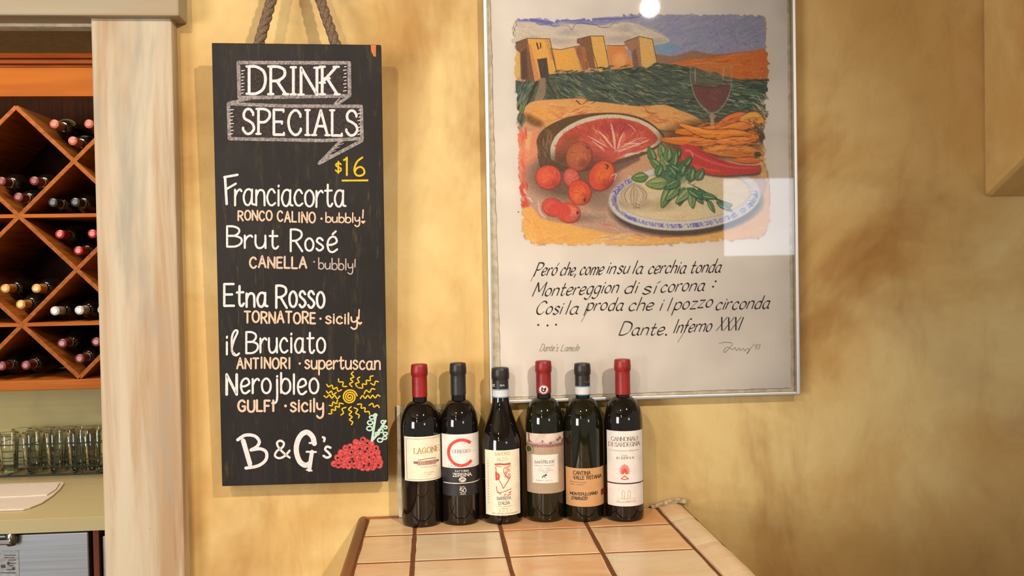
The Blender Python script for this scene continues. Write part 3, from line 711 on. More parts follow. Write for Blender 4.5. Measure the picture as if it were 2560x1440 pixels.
def wob(a, b, k, amp):
    out = []
    for i in range(k):
        t = i/k; out.append((a[0]+(b[0]-a[0])*t+random.uniform(-amp, amp), a[1]+(b[1]-a[1])*t+random.uniform(-amp, amp)))
    return out
edge = wob((1254, 993), (1977, 969), 60, .9)+wob((1977, 969), (1968, 0), 50, 1.0)+wob((1968, 0), (1966, -140), 8, 1)+wob((1966, -140), (1222, -140), 12, 1)+wob((1222, -140), (1227, 0), 8, 1)+wob((1227, 0), (1254, 993), 70, 1.3)
prism('paper_sheet', [ip(*p) for p in edge], (0, .0022, 0), flat((236, 228, 220), .8, 0, .2, .02, 'print_paper', 9), pic)
th = obj('glass_pane', [(X_l+FW, FY+.004, Zb+FW), (X_r-FW, FY+.004, Zb+FW), (X_r-FW, FY+.004, Zt-FW), (X_l+FW, FY+.004, Zt-FW)], [(0, 1, 2, 3)], m_thin('picture_glass', (.97, .975, .97), 1.5, (247, 248, 247)), pic)
# --- the printed picture: painted on a fine canvas, one coloured vertex per printed dot
CXO, CYO, CWD, CHT = 1276, 30, 654, 596
img = np.zeros((CHT, CWD, 3)); al = np.zeros((CHT, CWD)); yy0, xx0 = np.mgrid[0:CHT, 0:CWD]; yy0 = yy0+CYO+.5; xx0 = xx0+CXO+.5
def bb(xs, ys, m):
    x0 = max(0, int(min(xs)-CXO-m)); x1 = min(CWD, int(max(xs)-CXO+m)+1); y0 = max(0, int(min(ys)-CYO-m)); y1 = min(CHT, int(max(ys)-CYO+m)+1)
    return (slice(y0, y1), slice(x0, x1)) if x1 > x0 and y1 > y0 else None
def put(sl, a, c):
    c = np.array(c, float); img[sl] = img[sl]*(1-a[..., None])+c*a[..., None]; al[sl] = np.maximum(al[sl], a)
def sdf_in(pts, sl):
    X, Y = xx0[sl], yy0[sl]; ins = np.zeros(X.shape, bool); D = np.full(X.shape, 1e9); n_ = len(pts)
    for i in range(n_):
        (x1, y1), (x2, y2) = pts[i], pts[(i+1) % n_]
        if y1 != y2: ins ^= ((y1 > Y) != (y2 > Y)) & (X < (x2-x1)*(Y-y1)/(y2-y1)+x1)
        dx, dy = x2-x1, y2-y1; L = dx*dx+dy*dy+1e-9; t = np.clip(((X-x1)*dx+(Y-y1)*dy)/L, 0, 1); D = np.minimum(D, (X-x1-t*dx)**2+(Y-y1-t*dy)**2)
    D = np.sqrt(D); return np.where(ins, D, -D)
def fill(pts, c, a=1, f=1.2, smooth=True):
    if smooth: pts = crom(pts, 4, True)[:-1] if False else crom(list(pts)+[pts[0]], 4)
    xs, ys = [p[0] for p in pts], [p[1] for p in pts]; sl = bb(xs, ys, f+2)
    if sl is None: return
    put(sl, np.clip(sdf_in(pts, sl)/f+.5, 0, 1)*a, c)
def line(pts, w, c, a=1, smooth=True, taper=.6, f=.7):
    P = crom(pts, 5) if smooth and len(pts) > 2 else pts; xs, ys = [p[0] for p in P], [p[1] for p in P]; sl = bb(xs, ys, w/2+2)
    if sl is None: return
    X, Y = xx0[sl], yy0[sl]; A = np.zeros(X.shape); n_ = len(P)-1
    for i in range(n_):
        (x1, y1), (x2, y2) = P[i], P[i+1]; dx, dy = x2-x1, y2-y1; t = np.clip(((X-x1)*dx+(Y-y1)*dy)/(dx*dx+dy*dy+1e-9), 0, 1)
        g_ = (i+t)/n_; hw = w/2*(1-taper*np.abs(2*g_-1)**2); A = np.maximum(A, np.clip((hw-np.hypot(X-x1-t*dx, Y-y1-t*dy))/f+.5, 0, 1))
    put(sl, A*a, c)
def ell(cx_, cy_, rx, ry, c, a=1, f=3, rot=0):
    m = max(rx, ry)+f+1; sl = bb([cx_-m, cx_+m], [cy_-m, cy_+m], 1)
    if sl is None: return
    X, Y = xx0[sl]-cx_, yy0[sl]-cy_; u = X*math.cos(rot)+Y*math.sin(rot); v = -X*math.sin(rot)+Y*math.cos(rot)
    d_ = (1-np.sqrt((u/rx)**2+(v/ry)**2))*min(rx, ry); put(sl, np.clip(d_/f+.5, 0, 1)*a, c)
def strokes(pts, cols, n_, ln, ang, w=2, a=.7, curve=.15, jitc=8):
    xs, ys = [p[0] for p in pts], [p[1] for p in pts]; k = 0; poly = np.array(pts)
    while k < n_:
        x, y = random.uniform(min(xs), max(xs)), random.uniform(min(ys), max(ys)); k += 1
        ins = False
        for i in range(len(pts)):
            (x1, y1), (x2, y2) = pts[i], pts[(i+1) % len(pts)]
            if (y1 > y) != (y2 > y) and x < (x2-x1)*(y-y1)/(y2-y1)+x1: ins = not ins
        if not ins: continue
        th_ = (ang(x, y) if callable(ang) else ang)+random.gauss(0, .12); l = ln*random.uniform(.5, 1.3); dx, dy = math.cos(th_)*l/2, math.sin(th_)*l/2; cv = random.uniform(-curve, curve)*l
        c = random.choice(cols); c = tuple(max(0, min(255, v+random.uniform(-jitc, jitc))) for v in c)
        line([(x-dx, y-dy), (x-dy/l*cv*2, y+dx/l*cv*2), (x+dx, y+dy)], w*random.uniform(.6, 1.4), c, a*random.uniform(.6, 1.1) if a < .9 else a)
# outer printed shape, ground colour
OUT = [(1288, 50), (1283, 75), (1287, 110), (1290, 160), (1287, 200), (1293, 260), (1296, 320), (1297, 370), (1300, 430), (1300, 480), (1306, 530), (1306, 580), (1320, 604), (1360, 614), (1378, 609), (1440, 614), (1480, 605), (1530, 611), (1600, 614), (1700, 609), (1800, 600), (1872, 597), (1908, 590), (1921, 560), (1925, 500), (1922, 440), (1911, 400), (1910, 330), (1916, 290), (1912, 250), (1919, 200), (1915, 125), (1914, 60), (1906, 40), (1850, 37), (1780, 41), (1700, 37), (1600, 36), (1540, 42), (1440, 50), (1380, 52), (1340, 48)]
fill(OUT, (196, 150, 118), 1, 2)
SKY = [(1288, 46), (1480, 46), (1600, 36), (1700, 37), (1850, 37), (1910, 40), (1915, 132), (1640, 142), (1288, 142)]
fill(SKY, (150, 152, 178), 1, 3, False)
strokes(SKY, [(146, 148, 184), (124, 136, 172), (168, 166, 190), (176, 174, 192), (120, 140, 176)], 420, 34, -.45, 6, .35)
ell(1660, 122, 34, 14, (112, 156, 186), .8, 10); ell(1700, 128, 50, 10, (140, 150, 196), .5, 8)
strokes([(1760, 60), (1912, 45), (1912, 125), (1790, 130)], [(92, 98, 148), (188, 186, 206), (104, 108, 150)], 120, 14, .75, 1.4, .5)
CLD = [(1287, 56), (1330, 56), (1380, 66), (1440, 60), (1500, 64), (1560, 56), (1600, 62), (1645, 78), (1674, 98), (1664, 108), (1640, 112), (1600, 120), (1520, 124), (1400, 126), (1290, 112), (1283, 78)]
fill(CLD, (208, 196, 180), 1, 2); strokes(CLD, [(212, 202, 188), (190, 180, 172), (222, 210, 192), (176, 168, 166)], 120, 30, .1, 9, .3)
for x, y, r in ((1400, 104, 30), (1545, 98, 34), (1330, 98, 20), (1420, 80, 24), (1560, 72, 18), (1640, 104, 20)): ell(x, y, r, 8, (158, 152, 158), .5, 8)
line([(1296, 50), (1330, 52), (1370, 58), (1400, 52), (1450, 50), (1500, 48), (1560, 46), (1600, 42)], 6, (96, 96, 178), .8); line([(1300, 46), (1340, 50), (1380, 55)], 4, (82, 84, 176), .8)
line([(1390, 50), (1440, 56), (1500, 55), (1540, 52), (1560, 46)], 7, (120, 118, 186), .6); line([(1340, 58), (1352, 62), (1372, 60), (1385, 66), (1400, 64)], 3.5, (100, 98, 176), .8)
line([(1405, 66), (1420, 65), (1430, 74), (1437, 62), (1450, 57), (1470, 60), (1490, 62), (1500, 68), (1520, 68), (1535, 58), (1550, 60)], 1.6, (70, 66, 96), .8)
line([(1600, 62), (1625, 72), (1655, 86), (1674, 98)], 1.4, (110, 100, 110), .8); line([(1283, 66), (1287, 74), (1283, 84), (1288, 92)], 2, (66, 60, 56), .8); line([(1287, 52), (1292, 62), (1286, 68)], 1.6, (80, 74, 80), .7)
# hills
fill([(1630, 134), (1680, 140), (1712, 132), (1732, 126), (1756, 131), (1790, 136), (1850, 130), (1916, 128), (1916, 166), (1640, 168)], (150, 112, 92), 1, 2)
ORF = [(1664, 161), (1700, 154), (1770, 144), (1840, 134), (1880, 128), (1915, 127), (1917, 197), (1850, 199), (1800, 190), (1760, 176), (1700, 165)]
fill(ORF, (208, 112, 48), 1, 1.6); strokes(ORF, [(214, 120, 52), (190, 94, 36), (226, 134, 66), (178, 86, 34)], 170, 30, -.12, 5, .45); strokes([(1860, 175), (1910, 172), (1912, 195), (1865, 195)], [(228, 158, 110)], 16, 12, -.6, 1.6, .6)
# green field
GF = [(1289, 200), (1310, 205), (1345, 184), (1395, 184), (1490, 180), (1560, 170), (1620, 166), (1645, 158), (1668, 160), (1740, 170), (1800, 188), (1850, 199), (1918, 198), (1922, 240), (1912, 272), (1905, 330), (1600, 330), (1430, 262), (1320, 262), (1305, 320), (1294, 300)]
fill(GF, (66, 80, 72), 1, 2, False)
fa = lambda x, y: .62-.5*min(1, max(0, (x-1400)/350))+(.9 if x < 1345 else 0)*-2.0 if x < 1345 else .62-.52*min(1, max(0, (x-1400)/350))
GC = [(60, 72, 66), (92, 106, 88), (130, 138, 110), (70, 92, 84), (44, 52, 50), (88, 94, 66), (62, 98, 88), (112, 116, 86), (96, 90, 66)]
strokes(GF, GC, 1500, 26, fa, 3.2, .75); strokes(GF, [(158, 164, 140), (172, 172, 140), (128, 152, 128), (120, 140, 150), (100, 128, 100)], 520, 18, fa, 2.0, .7); strokes(GF, [(28, 38, 42), (36, 44, 40)], 280, 30, fa, 2, .75)
strokes([(1790, 215), (1915, 222), (1915, 268), (1800, 262)], [(212, 206, 180), (90, 132, 108), (60, 120, 96)], 60, 20, .1, 3, .8)
strokes([(1888, 232), (1920, 240), (1912, 300), (1880, 285)], [(206, 190, 170), (90, 84, 66)], 24, 20, .8, 3.4, .85)
fill([(1350, 192), (1362, 190), (1364, 230), (1352, 256), (1336, 258), (1346, 220)], (136, 120, 98), 1, 3); strokes([(1296, 215), (1332, 215), (1312, 262), (1296, 300)], [(106, 140, 110), (60, 90, 110), (120, 150, 90)], 50, 24, 1.9, 3, .7)
line([(1344, 200), (1332, 225), (1318, 262)], 8, (56, 46, 44), .9); line([(1366, 190), (1374, 215), (1392, 245)], 7, (62, 54, 44), .8)
# castle
BR = (98, 62, 42)
fill([(1288, 125), (1300, 120), (1306, 190), (1287, 196)], (216, 174, 96), 1, 2, False); fill([(1289, 106), (1318, 96), (1336, 205), (1318, 200), (1302, 196), (1300, 132), (1290, 124)], (116, 84, 66), 1, 2, False); fill([(1302, 130), (1316, 122), (1320, 200), (1304, 200)], (72, 52, 48), .7, 5, False)
fill([(1317, 97), (1373, 97), (1390, 184), (1372, 186), (1345, 200), (1336, 204)], (224, 170, 86), 1, 1.5, False); fill([(1318, 110), (1326, 110), (1350, 200), (1336, 204)], (206, 134, 92), .8, 4, False); fill([(1362, 98), (1373, 97), (1384, 150), (1376, 150)], (190, 132, 86), .6, 3, False)
fill([(1343, 148), (1367, 145), (1373, 192), (1352, 196)], (70, 60, 58), 1, 1.5, False); line([(1342, 108), (1346, 122)], 3.5, (60, 46, 44), 1, False, 0); line([(1351, 108), (1352, 120)], 3, (60, 46, 44), 1, False, 0)
fill([(1378, 122), (1400, 124), (1436, 118), (1452, 178), (1430, 180), (1392, 178)], (222, 168, 80), 1, 1.5, False); fill([(1436, 118), (1462, 112), (1478, 168), (1470, 170), (1458, 180)], (156, 100, 68), 1, 4, False); strokes([(1440, 120), (1462, 114), (1476, 168), (1462, 176)], [(190, 110, 66), (120, 76, 56)], 20, 30, 1.35, 4, .6)
fill([(1443, 98), (1476, 90), (1492, 172), (1474, 170), (1463, 120), (1444, 108)], (124, 88, 66), 1, 1.5, False); fill([(1476, 91), (1508, 90), (1523, 172), (1500, 180), (1488, 165)], (222, 174, 92), 1, 1.5, False)
fill([(1516, 116), (1562, 114), (1582, 168), (1528, 174)], (210, 134, 76), 1, 2, False); ell(1550, 150, 16, 18, (230, 172, 110), .8, 14); fill([(1560, 104), (1598, 90), (1606, 166), (1582, 168), (1578, 130), (1562, 112)], (160, 116, 92), 1, 2, False); fill([(1580, 130), (1590, 120), (1598, 168), (1584, 168)], (110, 82, 72), .8, 4, False)
fill([(1598, 92), (1631, 99), (1642, 158), (1617, 170), (1604, 164)], (220, 176, 104), 1, 1.5, False)
for P in ([(1289, 106), (1318, 96), (1374, 97), (1384, 140), (1392, 184)], [(1318, 97), (1326, 150), (1336, 204)], [(1378, 122), (1402, 124), (1440, 116), (1462, 112)], [(1443, 108), (1443, 98), (1476, 90), (1508, 90), (1516, 130), (1524, 172)], [(1476, 91), (1482, 130), (1494, 168)], [(1516, 114), (1562, 114)], [(1562, 104), (1598, 91), (1631, 98), (1643, 158)], [(1376, 120), (1384, 150), (1392, 180)], [(1343, 149), (1367, 145)]): line(P, 2, BR, .9, False, .2)
strokes([(1380, 176), (1640, 160), (1640, 178), (1380, 196)], [(50, 62, 54), (70, 84, 66)], 90, 18, -.15, 3.5, .9)
# loaf and bread crust behind
LOAF = [(1309, 282), (1316, 264), (1340, 252), (1400, 248), (1452, 246), (1470, 252), (1510, 256), (1560, 262), (1608, 266), (1660, 262), (1700, 276), (1740, 292), (1766, 314), (1758, 326), (1700, 326), (1650, 324), (1600, 300), (1520, 284), (1460, 292), (1400, 312), (1350, 322), (1322, 306)]
fill(LOAF, (216, 160, 96), 1, 2); strokes(LOAF, [(226, 172, 104), (206, 130, 72), (222, 178, 120), (200, 112, 64)], 220, 26, .15, 4.5, .5)
ell(1335, 302, 26, 12, (112, 74, 42), .9, 8, .5); ell(1352, 285, 22, 14, (224, 164, 78), .7, 10); strokes([(1380, 290), (1460, 270), (1500, 270), (1470, 288), (1390, 312)], [(200, 92, 50), (236, 190, 150), (190, 84, 52)], 50, 26, -.35, 2.5, .7)
strokes([(1620, 285), (1750, 300), (1760, 326), (1660, 326)], [(190, 110, 60), (170, 100, 60), (226, 180, 120)], 50, 28, .35, 3, .6); line([(1612, 270), (1622, 282), (1640, 284)], 3.5, (150, 90, 60), .8); line([(1455, 262), (1470, 252), (1490, 252), (1478, 260)], 3, (70, 60, 52), .8); line([(1440, 250), (1452, 262)], 4, (80, 50, 40), .8)
# table cloth
TB = [(1296, 322), (1340, 318), (1350, 400), (1360, 470), (1540, 430), (1620, 560), (1900, 440), (1922, 440), (1924, 560), (1905, 592), (1800, 602), (1700, 610), (1540, 612), (1320, 604), (1306, 560), (1300, 440)]
fill(TB, (184, 148, 128), 1, 2, False); strokes(TB, [(190, 156, 140), (170, 138, 128), (196, 140, 116), (206, 170, 140)], 260, 34, .5, 7, .45)
fill([(1297, 330), (1345, 322), (1346, 400), (1330, 410), (1300, 420)], (222, 140, 104), .9, 4, False); fill([(1310, 326), (1330, 330), (1322, 380), (1312, 370)], (216, 182, 126), .8, 5, False)
strokes([(1297, 330), (1316, 330), (1312, 500), (1300, 480)], [(214, 88, 70), (226, 120, 96)], 50, 34, 1.5, 5, .8); strokes([(1300, 455), (1320, 460), (1324, 520), (1306, 520)], [(206, 66, 50)], 24, 26, 1.3, 5, .8); strokes([(1312, 440), (1328, 470), (1330, 520), (1312, 500)], [(226, 214, 200)], 10, 14, .9, 2.4, .9)
OC = [(1306, 520), (1330, 516), (1350, 545), (1420, 560), (1480, 575), (1560, 590), (1700, 590), (1830, 570), (1905, 500), (1922, 450), (1924, 560), (1905, 592), (1800, 602), (1600, 612), (1440, 613), (1320, 604), (1306, 570)]
fill(OC, (224, 172, 92), 1, 4, False); strokes(OC, [(228, 178, 96), (218, 154, 78), (230, 190, 116), (224, 160, 96)], 220, 36, lambda x, y: .9 if x < 1360 else -.1, 5, .5)
strokes([(1470, 590), (1600, 580), (1640, 600), (1500, 610)], [(206, 158, 146), (198, 150, 150), (226, 206, 130)], 40, 34, -.05, 5, .6); strokes([(1520, 540), (1580, 560), (1700, 588), (1620, 592), (1520, 570)], [(206, 110, 90), (196, 120, 100), (230, 180, 160)], 60, 30, .4, 4, .7); strokes([(1640, 590), (1760, 578), (1760, 592), (1640, 602)], [(208, 112, 84)], 24, 26, -.05, 4, .7)
strokes([(1900, 330), (1912, 350), (1918, 440), (1895, 440)], [(222, 170, 80), (230, 190, 110)], 30, 26, 1.4, 6, .8)
# ham
fill([(1344, 372), (1342, 348), (1360, 322), (1400, 300), (1440, 288), (1500, 282), (1560, 284), (1612, 298), (1650, 326), (1662, 346), (1640, 372), (1600, 392), (1540, 412), (1440, 430), (1360, 425), (1346, 400)], (88, 66, 48), 1, 2)
strokes([(1348, 350), (1385, 320), (1385, 410), (1355, 415)], [(120, 92, 60), (66, 48, 38), (140, 110, 76)], 50, 40, 1.5, 4, .6)
fill([(1378, 400), (1376, 368), (1392, 336), (1432, 308), (1480, 292), (1540, 287), (1600, 299), (1640, 322), (1656, 346), (1630, 370), (1540, 400), (1440, 420)], (206, 196, 172), 1, 1.5); line([(1378, 400), (1376, 368), (1392, 336), (1432, 308), (1480, 291), (1540, 286), (1600, 298), (1640, 320), (1658, 346)], 2, (60, 54, 46), .8, True, .2)
MT = [(1388, 404), (1389, 368), (1404, 340), (1440, 316), (1490, 300), (1548, 296), (1596, 307), (1628, 326), (1644, 350), (1610, 374), (1560, 386), (1530, 408), (1450, 420)]
fill(MT, (186, 76, 64), 1, 1.5); strokes(MT, [(206, 96, 78), (170, 62, 56), (196, 74, 80), (216, 122, 100), (160, 74, 52), (206, 84, 66)], 300, 22, lambda x, y: math.atan2(y-400, x-1540), 5, .55); line([(1380, 396), (1380, 368), (1396, 338), (1434, 311), (1480, 295), (1540, 290), (1598, 302), (1636, 324), (1650, 344)], 8, (208, 198, 176), .9, True, .3); strokes([(1470, 318), (1600, 318), (1620, 350), (1560, 380), (1500, 370)], [(228, 180, 156), (214, 130, 110), (150, 60, 56), (222, 160, 130)], 90, 18, lambda x, y: math.atan2(y-385, x-1538)+.15, 2.6, .6)
fill([(1390, 385), (1412, 345), (1450, 335), (1440, 400), (1395, 406)], (138, 74, 46), .8, 12, False); ell(1545, 318, 44, 14, (150, 50, 66), .5, 10)
for (a_, b_, w) in (((1470, 340), (1520, 368), 3), ((1480, 352), (1512, 378), 3), ((1500, 330), (1535, 372), 4), ((1528, 310), (1538, 375), 6), ((1560, 330), (1545, 372), 4), ((1600, 345), (1550, 370), 3), ((1620, 352), (1548, 380), 4), ((1490, 325), (1522, 350), 2.5), ((1570, 310), (1590, 330), 2), ((1560, 360), (1600, 358), 4)):
    line([a_, ((a_[0]+b_[0])/2+random.uniform(-4, 4), (a_[1]+b_[1])/2), b_], w, (226, 196, 172), .85)
strokes([(1530, 375), (1600, 365), (1640, 355), (1600, 385), (1540, 398)], [(230, 196, 180), (204, 110, 90)], 30, 20, -.2, 3, .7); fill([(1530, 408), (1600, 385), (1600, 400), (1540, 432)], (100, 72, 66), .8, 6, False)
# shadow and tomatoes
ell(1430, 440, 105, 60, (80, 58, 44), .75, 30); ell(1440, 545, 60, 10, (120, 104, 90), .7, 12); ell(1500, 500, 36, 22, (120, 100, 86), .6, 20)
def tom(cx_, cy_, rx, ry, rot, base, hi, dk, hx=-.3, hy=-.3):
    ell(cx_, cy_, rx+2, ry+2, dk, .9, 4, rot); ell(cx_-1, cy_-1, rx, ry, base, 1, 3, rot); ell(cx_+rx*hx*.6, cy_+ry*hy*.6, rx*.62, ry*.62, hi, .7, 14, rot); ell(cx_+rx*.45, cy_+ry*.5, rx*.45, ry*.35, dk, .45, 12, rot)
    for _ in range(26):
        t = random.uniform(0, 6.28); r_ = random.uniform(.2, .75); x = cx_+rx*r_*math.cos(t); y = cy_+ry*r_*math.sin(t); a9 = random.uniform(0, 3.1); line([(x-6*math.cos(a9), y-6*math.sin(a9)), (x+1, y-1), (x+6*math.cos(a9), y+6*math.sin(a9))], 2.2, random.choice([hi, dk, base, (232, 130, 100)]), .4)
tom(1448, 392, 31, 36, .3, (166, 82, 56), (190, 106, 60), (104, 50, 40)); tom(1505, 440, 30, 38, .5, (204, 72, 50), (226, 116, 50), (120, 40, 36), .2, -.4)
tom(1372, 444, 31, 29, 0, (206, 74, 56), (226, 96, 66), (130, 44, 38)); tom(1430, 446, 19, 24, -.3, (196, 80, 66), (214, 120, 110), (120, 44, 40)); tom(1450, 482, 27, 30, -.3, (208, 72, 48), (232, 120, 56), (130, 44, 36), -.2, .3)
tom(1382, 519, 26, 21, .3, (200, 66, 60), (218, 90, 80), (120, 44, 40)); tom(1422, 532, 28, 24, .3, (206, 70, 56), (232, 140, 110), (120, 44, 38), .3, 0); ell(1400, 525, 28, 19, (204, 68, 58), 1, 5, .3)
line([(1512, 410), (1520, 416), (1516, 424)], 4, (50, 44, 34), .9); line([(1464, 366), (1472, 372)], 4, (60, 44, 34), .9); ell(1444, 532, 3, 4, (50, 30, 28), .9, 2); ell(1462, 500, 3, 5, (70, 34, 28), .9, 2)
for P in ([(1345, 500), (1350, 530), (1364, 545)], [(1528, 440), (1540, 435), (1536, 450)]): line(P, 3, (224, 212, 196), .8)
# carrots
ell(1780, 350, 130, 50, (90, 60, 38), .85, 18)
def carrot(pts, w, c): line(pts, w+4, (84, 48, 28), .85, True, .75); line(pts, w, c, 1, True, .8, 1.5); line([(x-2, y-w*.2) for x, y in pts], w*.35, tuple(min(255, v+34) for v in c), .6, True, .8, 2)
for P, w, c in (([(1655, 350), (1700, 352), (1760, 352), (1830, 345), (1890, 330)], 26, (212, 118, 44)), ([(1690, 330), (1760, 330), (1830, 320), (1905, 305)], 30, (220, 124, 44)), ([(1790, 318), (1820, 300), (1850, 290), (1870, 288)], 22, (214, 106, 44)), ([(1700, 312), (1770, 335), (1840, 335), (1900, 345)], 24, (228, 140, 52)), ([(1760, 375), (1810, 375), (1860, 378), (1908, 385)], 34, (206, 124, 50)), ([(1790, 355), (1840, 352), (1890, 350)], 20, (230, 138, 60)), ([(1850, 300), (1885, 292), (1908, 305)], 26, (232, 162, 64)), ([(1830, 400), (1870, 400), (1904, 402)], 16, (214, 110, 46))): carrot(P, w, c)
strokes([(1700, 315), (1900, 290), (1905, 400), (1760, 390)], [(240, 180, 90), (190, 90, 34), (110, 60, 34), (236, 150, 60), (204, 104, 40)], 170, 26, -.08, 2.6, .65)
strokes([(1870, 295), (1910, 300), (1908, 345), (1880, 345)], [(70, 52, 36), (240, 190, 90), (206, 90, 40)], 40, 14, 1, 3, .75); ell(1894, 386, 9, 7, (62, 60, 44), .95, 3); ell(1905, 345, 8, 14, (74, 66, 52), .9, 5)
# plate
ell(1716, 512, 190, 78, (62, 54, 48), .95, 8, -.06); ell(1712, 494, 190, 82, (204, 200, 196), 1, 3, -.06); ell(1712, 488, 166, 64, (158, 140, 120), .7, 3, -.06); ell(1712, 489, 163, 62, (214, 196, 160), 1, 4, -.06)
strokes([(1570, 470), (1860, 450), (1850, 510), (1700, 545), (1590, 520)], [(220, 204, 168), (204, 184, 150), (222, 200, 176), (208, 188, 140)], 110, 46, -.05, 9, .4)
ell(1660, 512, 30, 14, (150, 128, 88), .5, 14); ell(1600, 515, 50, 12, (176, 158, 130), .6, 14)
for k in range(150):
    t = random.uniform(.02, 3.4) if k % 5 else random.uniform(3.1, 3.9); x = 1712+178*math.cos(t)*math.cos(-.06)-73*math.sin(t)*math.sin(-.06); y = 492+178*math.cos(t)*math.sin(-.06)+73*math.sin(t); q = random.uniform(-4, 4)
    line([(x-6+q, y+q), (x+random.uniform(-4, 4), y-5), (x+2, y+4), (x+7, y+q)], 1.9, random.choice([(86, 84, 178), (110, 108, 190), (70, 70, 170)]), .7)
for k in range(14): t = 2.6+k*.05; line([(1712+184*math.cos(t), 494+79*math.sin(t)), (1712+176*math.cos(t+.02), 494+70*math.sin(t+.02))], 2.5, (214, 190, 90), .6)
# chili
CH_ = [(1692, 385), (1700, 366), (1718, 360), (1745, 368), (1775, 386), (1810, 402), (1850, 412), (1895, 414), (1900, 408), (1897, 430), (1850, 436), (1800, 438), (1750, 430), (1720, 420), (1698, 405)]
fill([(x+2, y+6) for x, y in CH_], (70, 46, 42), .8, 5); fill(CH_, (190, 56, 54), 1, 2); line([(1712, 372), (1735, 385), (1770, 402), (1830, 418), (1890, 420)], 5, (216, 110, 100), .6); line([(1702, 385), (1715, 405), (1750, 420), (1800, 428)], 9, (220, 84, 60), .7); line([(1712, 380), (1722, 376), (1732, 388), (1726, 398)], 5, (226, 130, 120), .7); line([(1730, 365), (1775, 392), (1820, 410)], 3, (140, 40, 50), .7)
# garlic
ell(1585, 506, 40, 14, (150, 124, 96), .6, 10); ell(1584, 488, 33, 31, (190, 172, 146), 1, 4); line([(1586, 462), (1580, 445), (1570, 440)], 8, (196, 180, 150), 1)
for k in range(-4, 5): line([(1585, 458), (1585+k*8, 485), (1584+k*4, 516)], 1.7, random.choice([(120, 96, 74), (222, 208, 180), (150, 120, 90)]), .75)
strokes([(1570, 508), (1600, 508), (1596, 522), (1576, 522)], [(100, 70, 50), (196, 120, 90)], 14, 8, .6, 2, .8)
# herbs
def leaf(x, y, ang, l, w, c):
    dx, dy = math.cos(ang), math.sin(ang); nx, ny = -dy, dx; S = [(x, y), (x+dx*l*.3+nx*w, y+dy*l*.3+ny*w), (x+dx*l*.7+nx*w*.8, y+dy*l*.7+ny*w*.8), (x+dx*l, y+dy*l), (x+dx*l*.7-nx*w*.8, y+dy*l*.7-ny*w*.8), (x+dx*l*.3-nx*w, y+dy*l*.3-ny*w)]
    fill([(p+2, q+3) for p, q in S], (44, 50, 40), .7, 3); fill(S, c, 1, 1.5); P = S+[S[0]]; line(P, 1.6, (30, 66, 50), .8, True, .2)
    line([(x, y), (x+dx*l*.9, y+dy*l*.9)], 1.3, (36, 70, 46), .8); line([(x+dx*l*.2+nx*w*.4, y+dy*l*.2+ny*w*.4), (x+dx*l*.75+nx*w*.35, y+dy*l*.75+ny*w*.35)], w*.45, (166, 178, 120), .7)
    for k in range(4): t = .2+.15*k; line([(x+dx*l*t, y+dy*l*t), (x+dx*l*(t+.12)-nx*w*.6, y+dy*l*(t+.12)-ny*w*.6)], 1.4, (50, 96, 74), .7)
for k in range(9): line([(1715+k*2, 455+k), (1765+k*3, 480+k*2), (1815+k*2, 520-k), (1832-k*3, 524)], 2.2, random.choice([(70, 110, 80), (120, 100, 60), (40, 90, 70), (180, 180, 130), (96, 70, 60)]), .8)
ell(1680, 430, 40, 30, (50, 84, 62), .8, 14)
for (x, y, a_, l, w, c) in [(1660, 400, -1.8, 42, 11, (120, 140, 90)), (1635, 405, -1.9, 40, 10, (84, 120, 62)), (1620, 440, 3.0, 42, 11, (92, 130, 66)), (1690, 395, -1.2, 26, 8, (60, 100, 62)), (1682, 420, -1.4, 46, 9, (84, 120, 70)), (1672, 430, -2.0, 46, 11, (130, 150, 96)), (1700, 440, -1.3, 40, 10, (72, 110, 66)), (1722, 455, -1.35, 42, 13, (72, 104, 72)),
   (1672, 455, 3.05, 58, 14, (130, 150, 88)), (1680, 460, 2.0, 64, 12, (92, 132, 70)), (1700, 462, 2.3, 52, 10, (112, 144, 84)), (1712, 468, 1.9, 48, 9, (84, 120, 66)), (1730, 470, 2.4, 56, 10, (130, 150, 100)), (1735, 475, 1.0, 40, 9, (70, 112, 60)), (1745, 472, .9, 40, 7, (60, 110, 80)), (1700, 430, -2.6, 34, 8, (60, 110, 90)), (1790, 505, .5, 44, 6, (70, 126, 96)), (1650, 420, -2.4, 34, 9, (96, 130, 70)), (1710, 415, -.9, 30, 8, (70, 110, 66)), (1668, 405, -1.5, 40, 10, (100, 134, 80)), (1700, 452, 2.7, 44, 10, (76, 120, 80)), (1740, 450, -1.0, 34, 10, (84, 116, 80)), (1728, 480, 1.5, 40, 9, (120, 146, 92)), (1690, 445, -2.2, 40, 10, (60, 104, 76)), (1752, 486, .2, 40, 7, (84, 130, 80)), (1770, 500, 1.1, 34, 6, (100, 130, 84)), (1640, 440, -1.1, 32, 9, (84, 124, 72)), (1718, 470, .6, 46, 9, (60, 108, 76))]: leaf(x, y, a_, l, w, c)
strokes([(1650, 420), (1730, 420), (1740, 480), (1660, 470)], [(40, 100, 96), (150, 168, 120), (30, 60, 50), (70, 130, 70)], 90, 14, -.9, 2, .7)
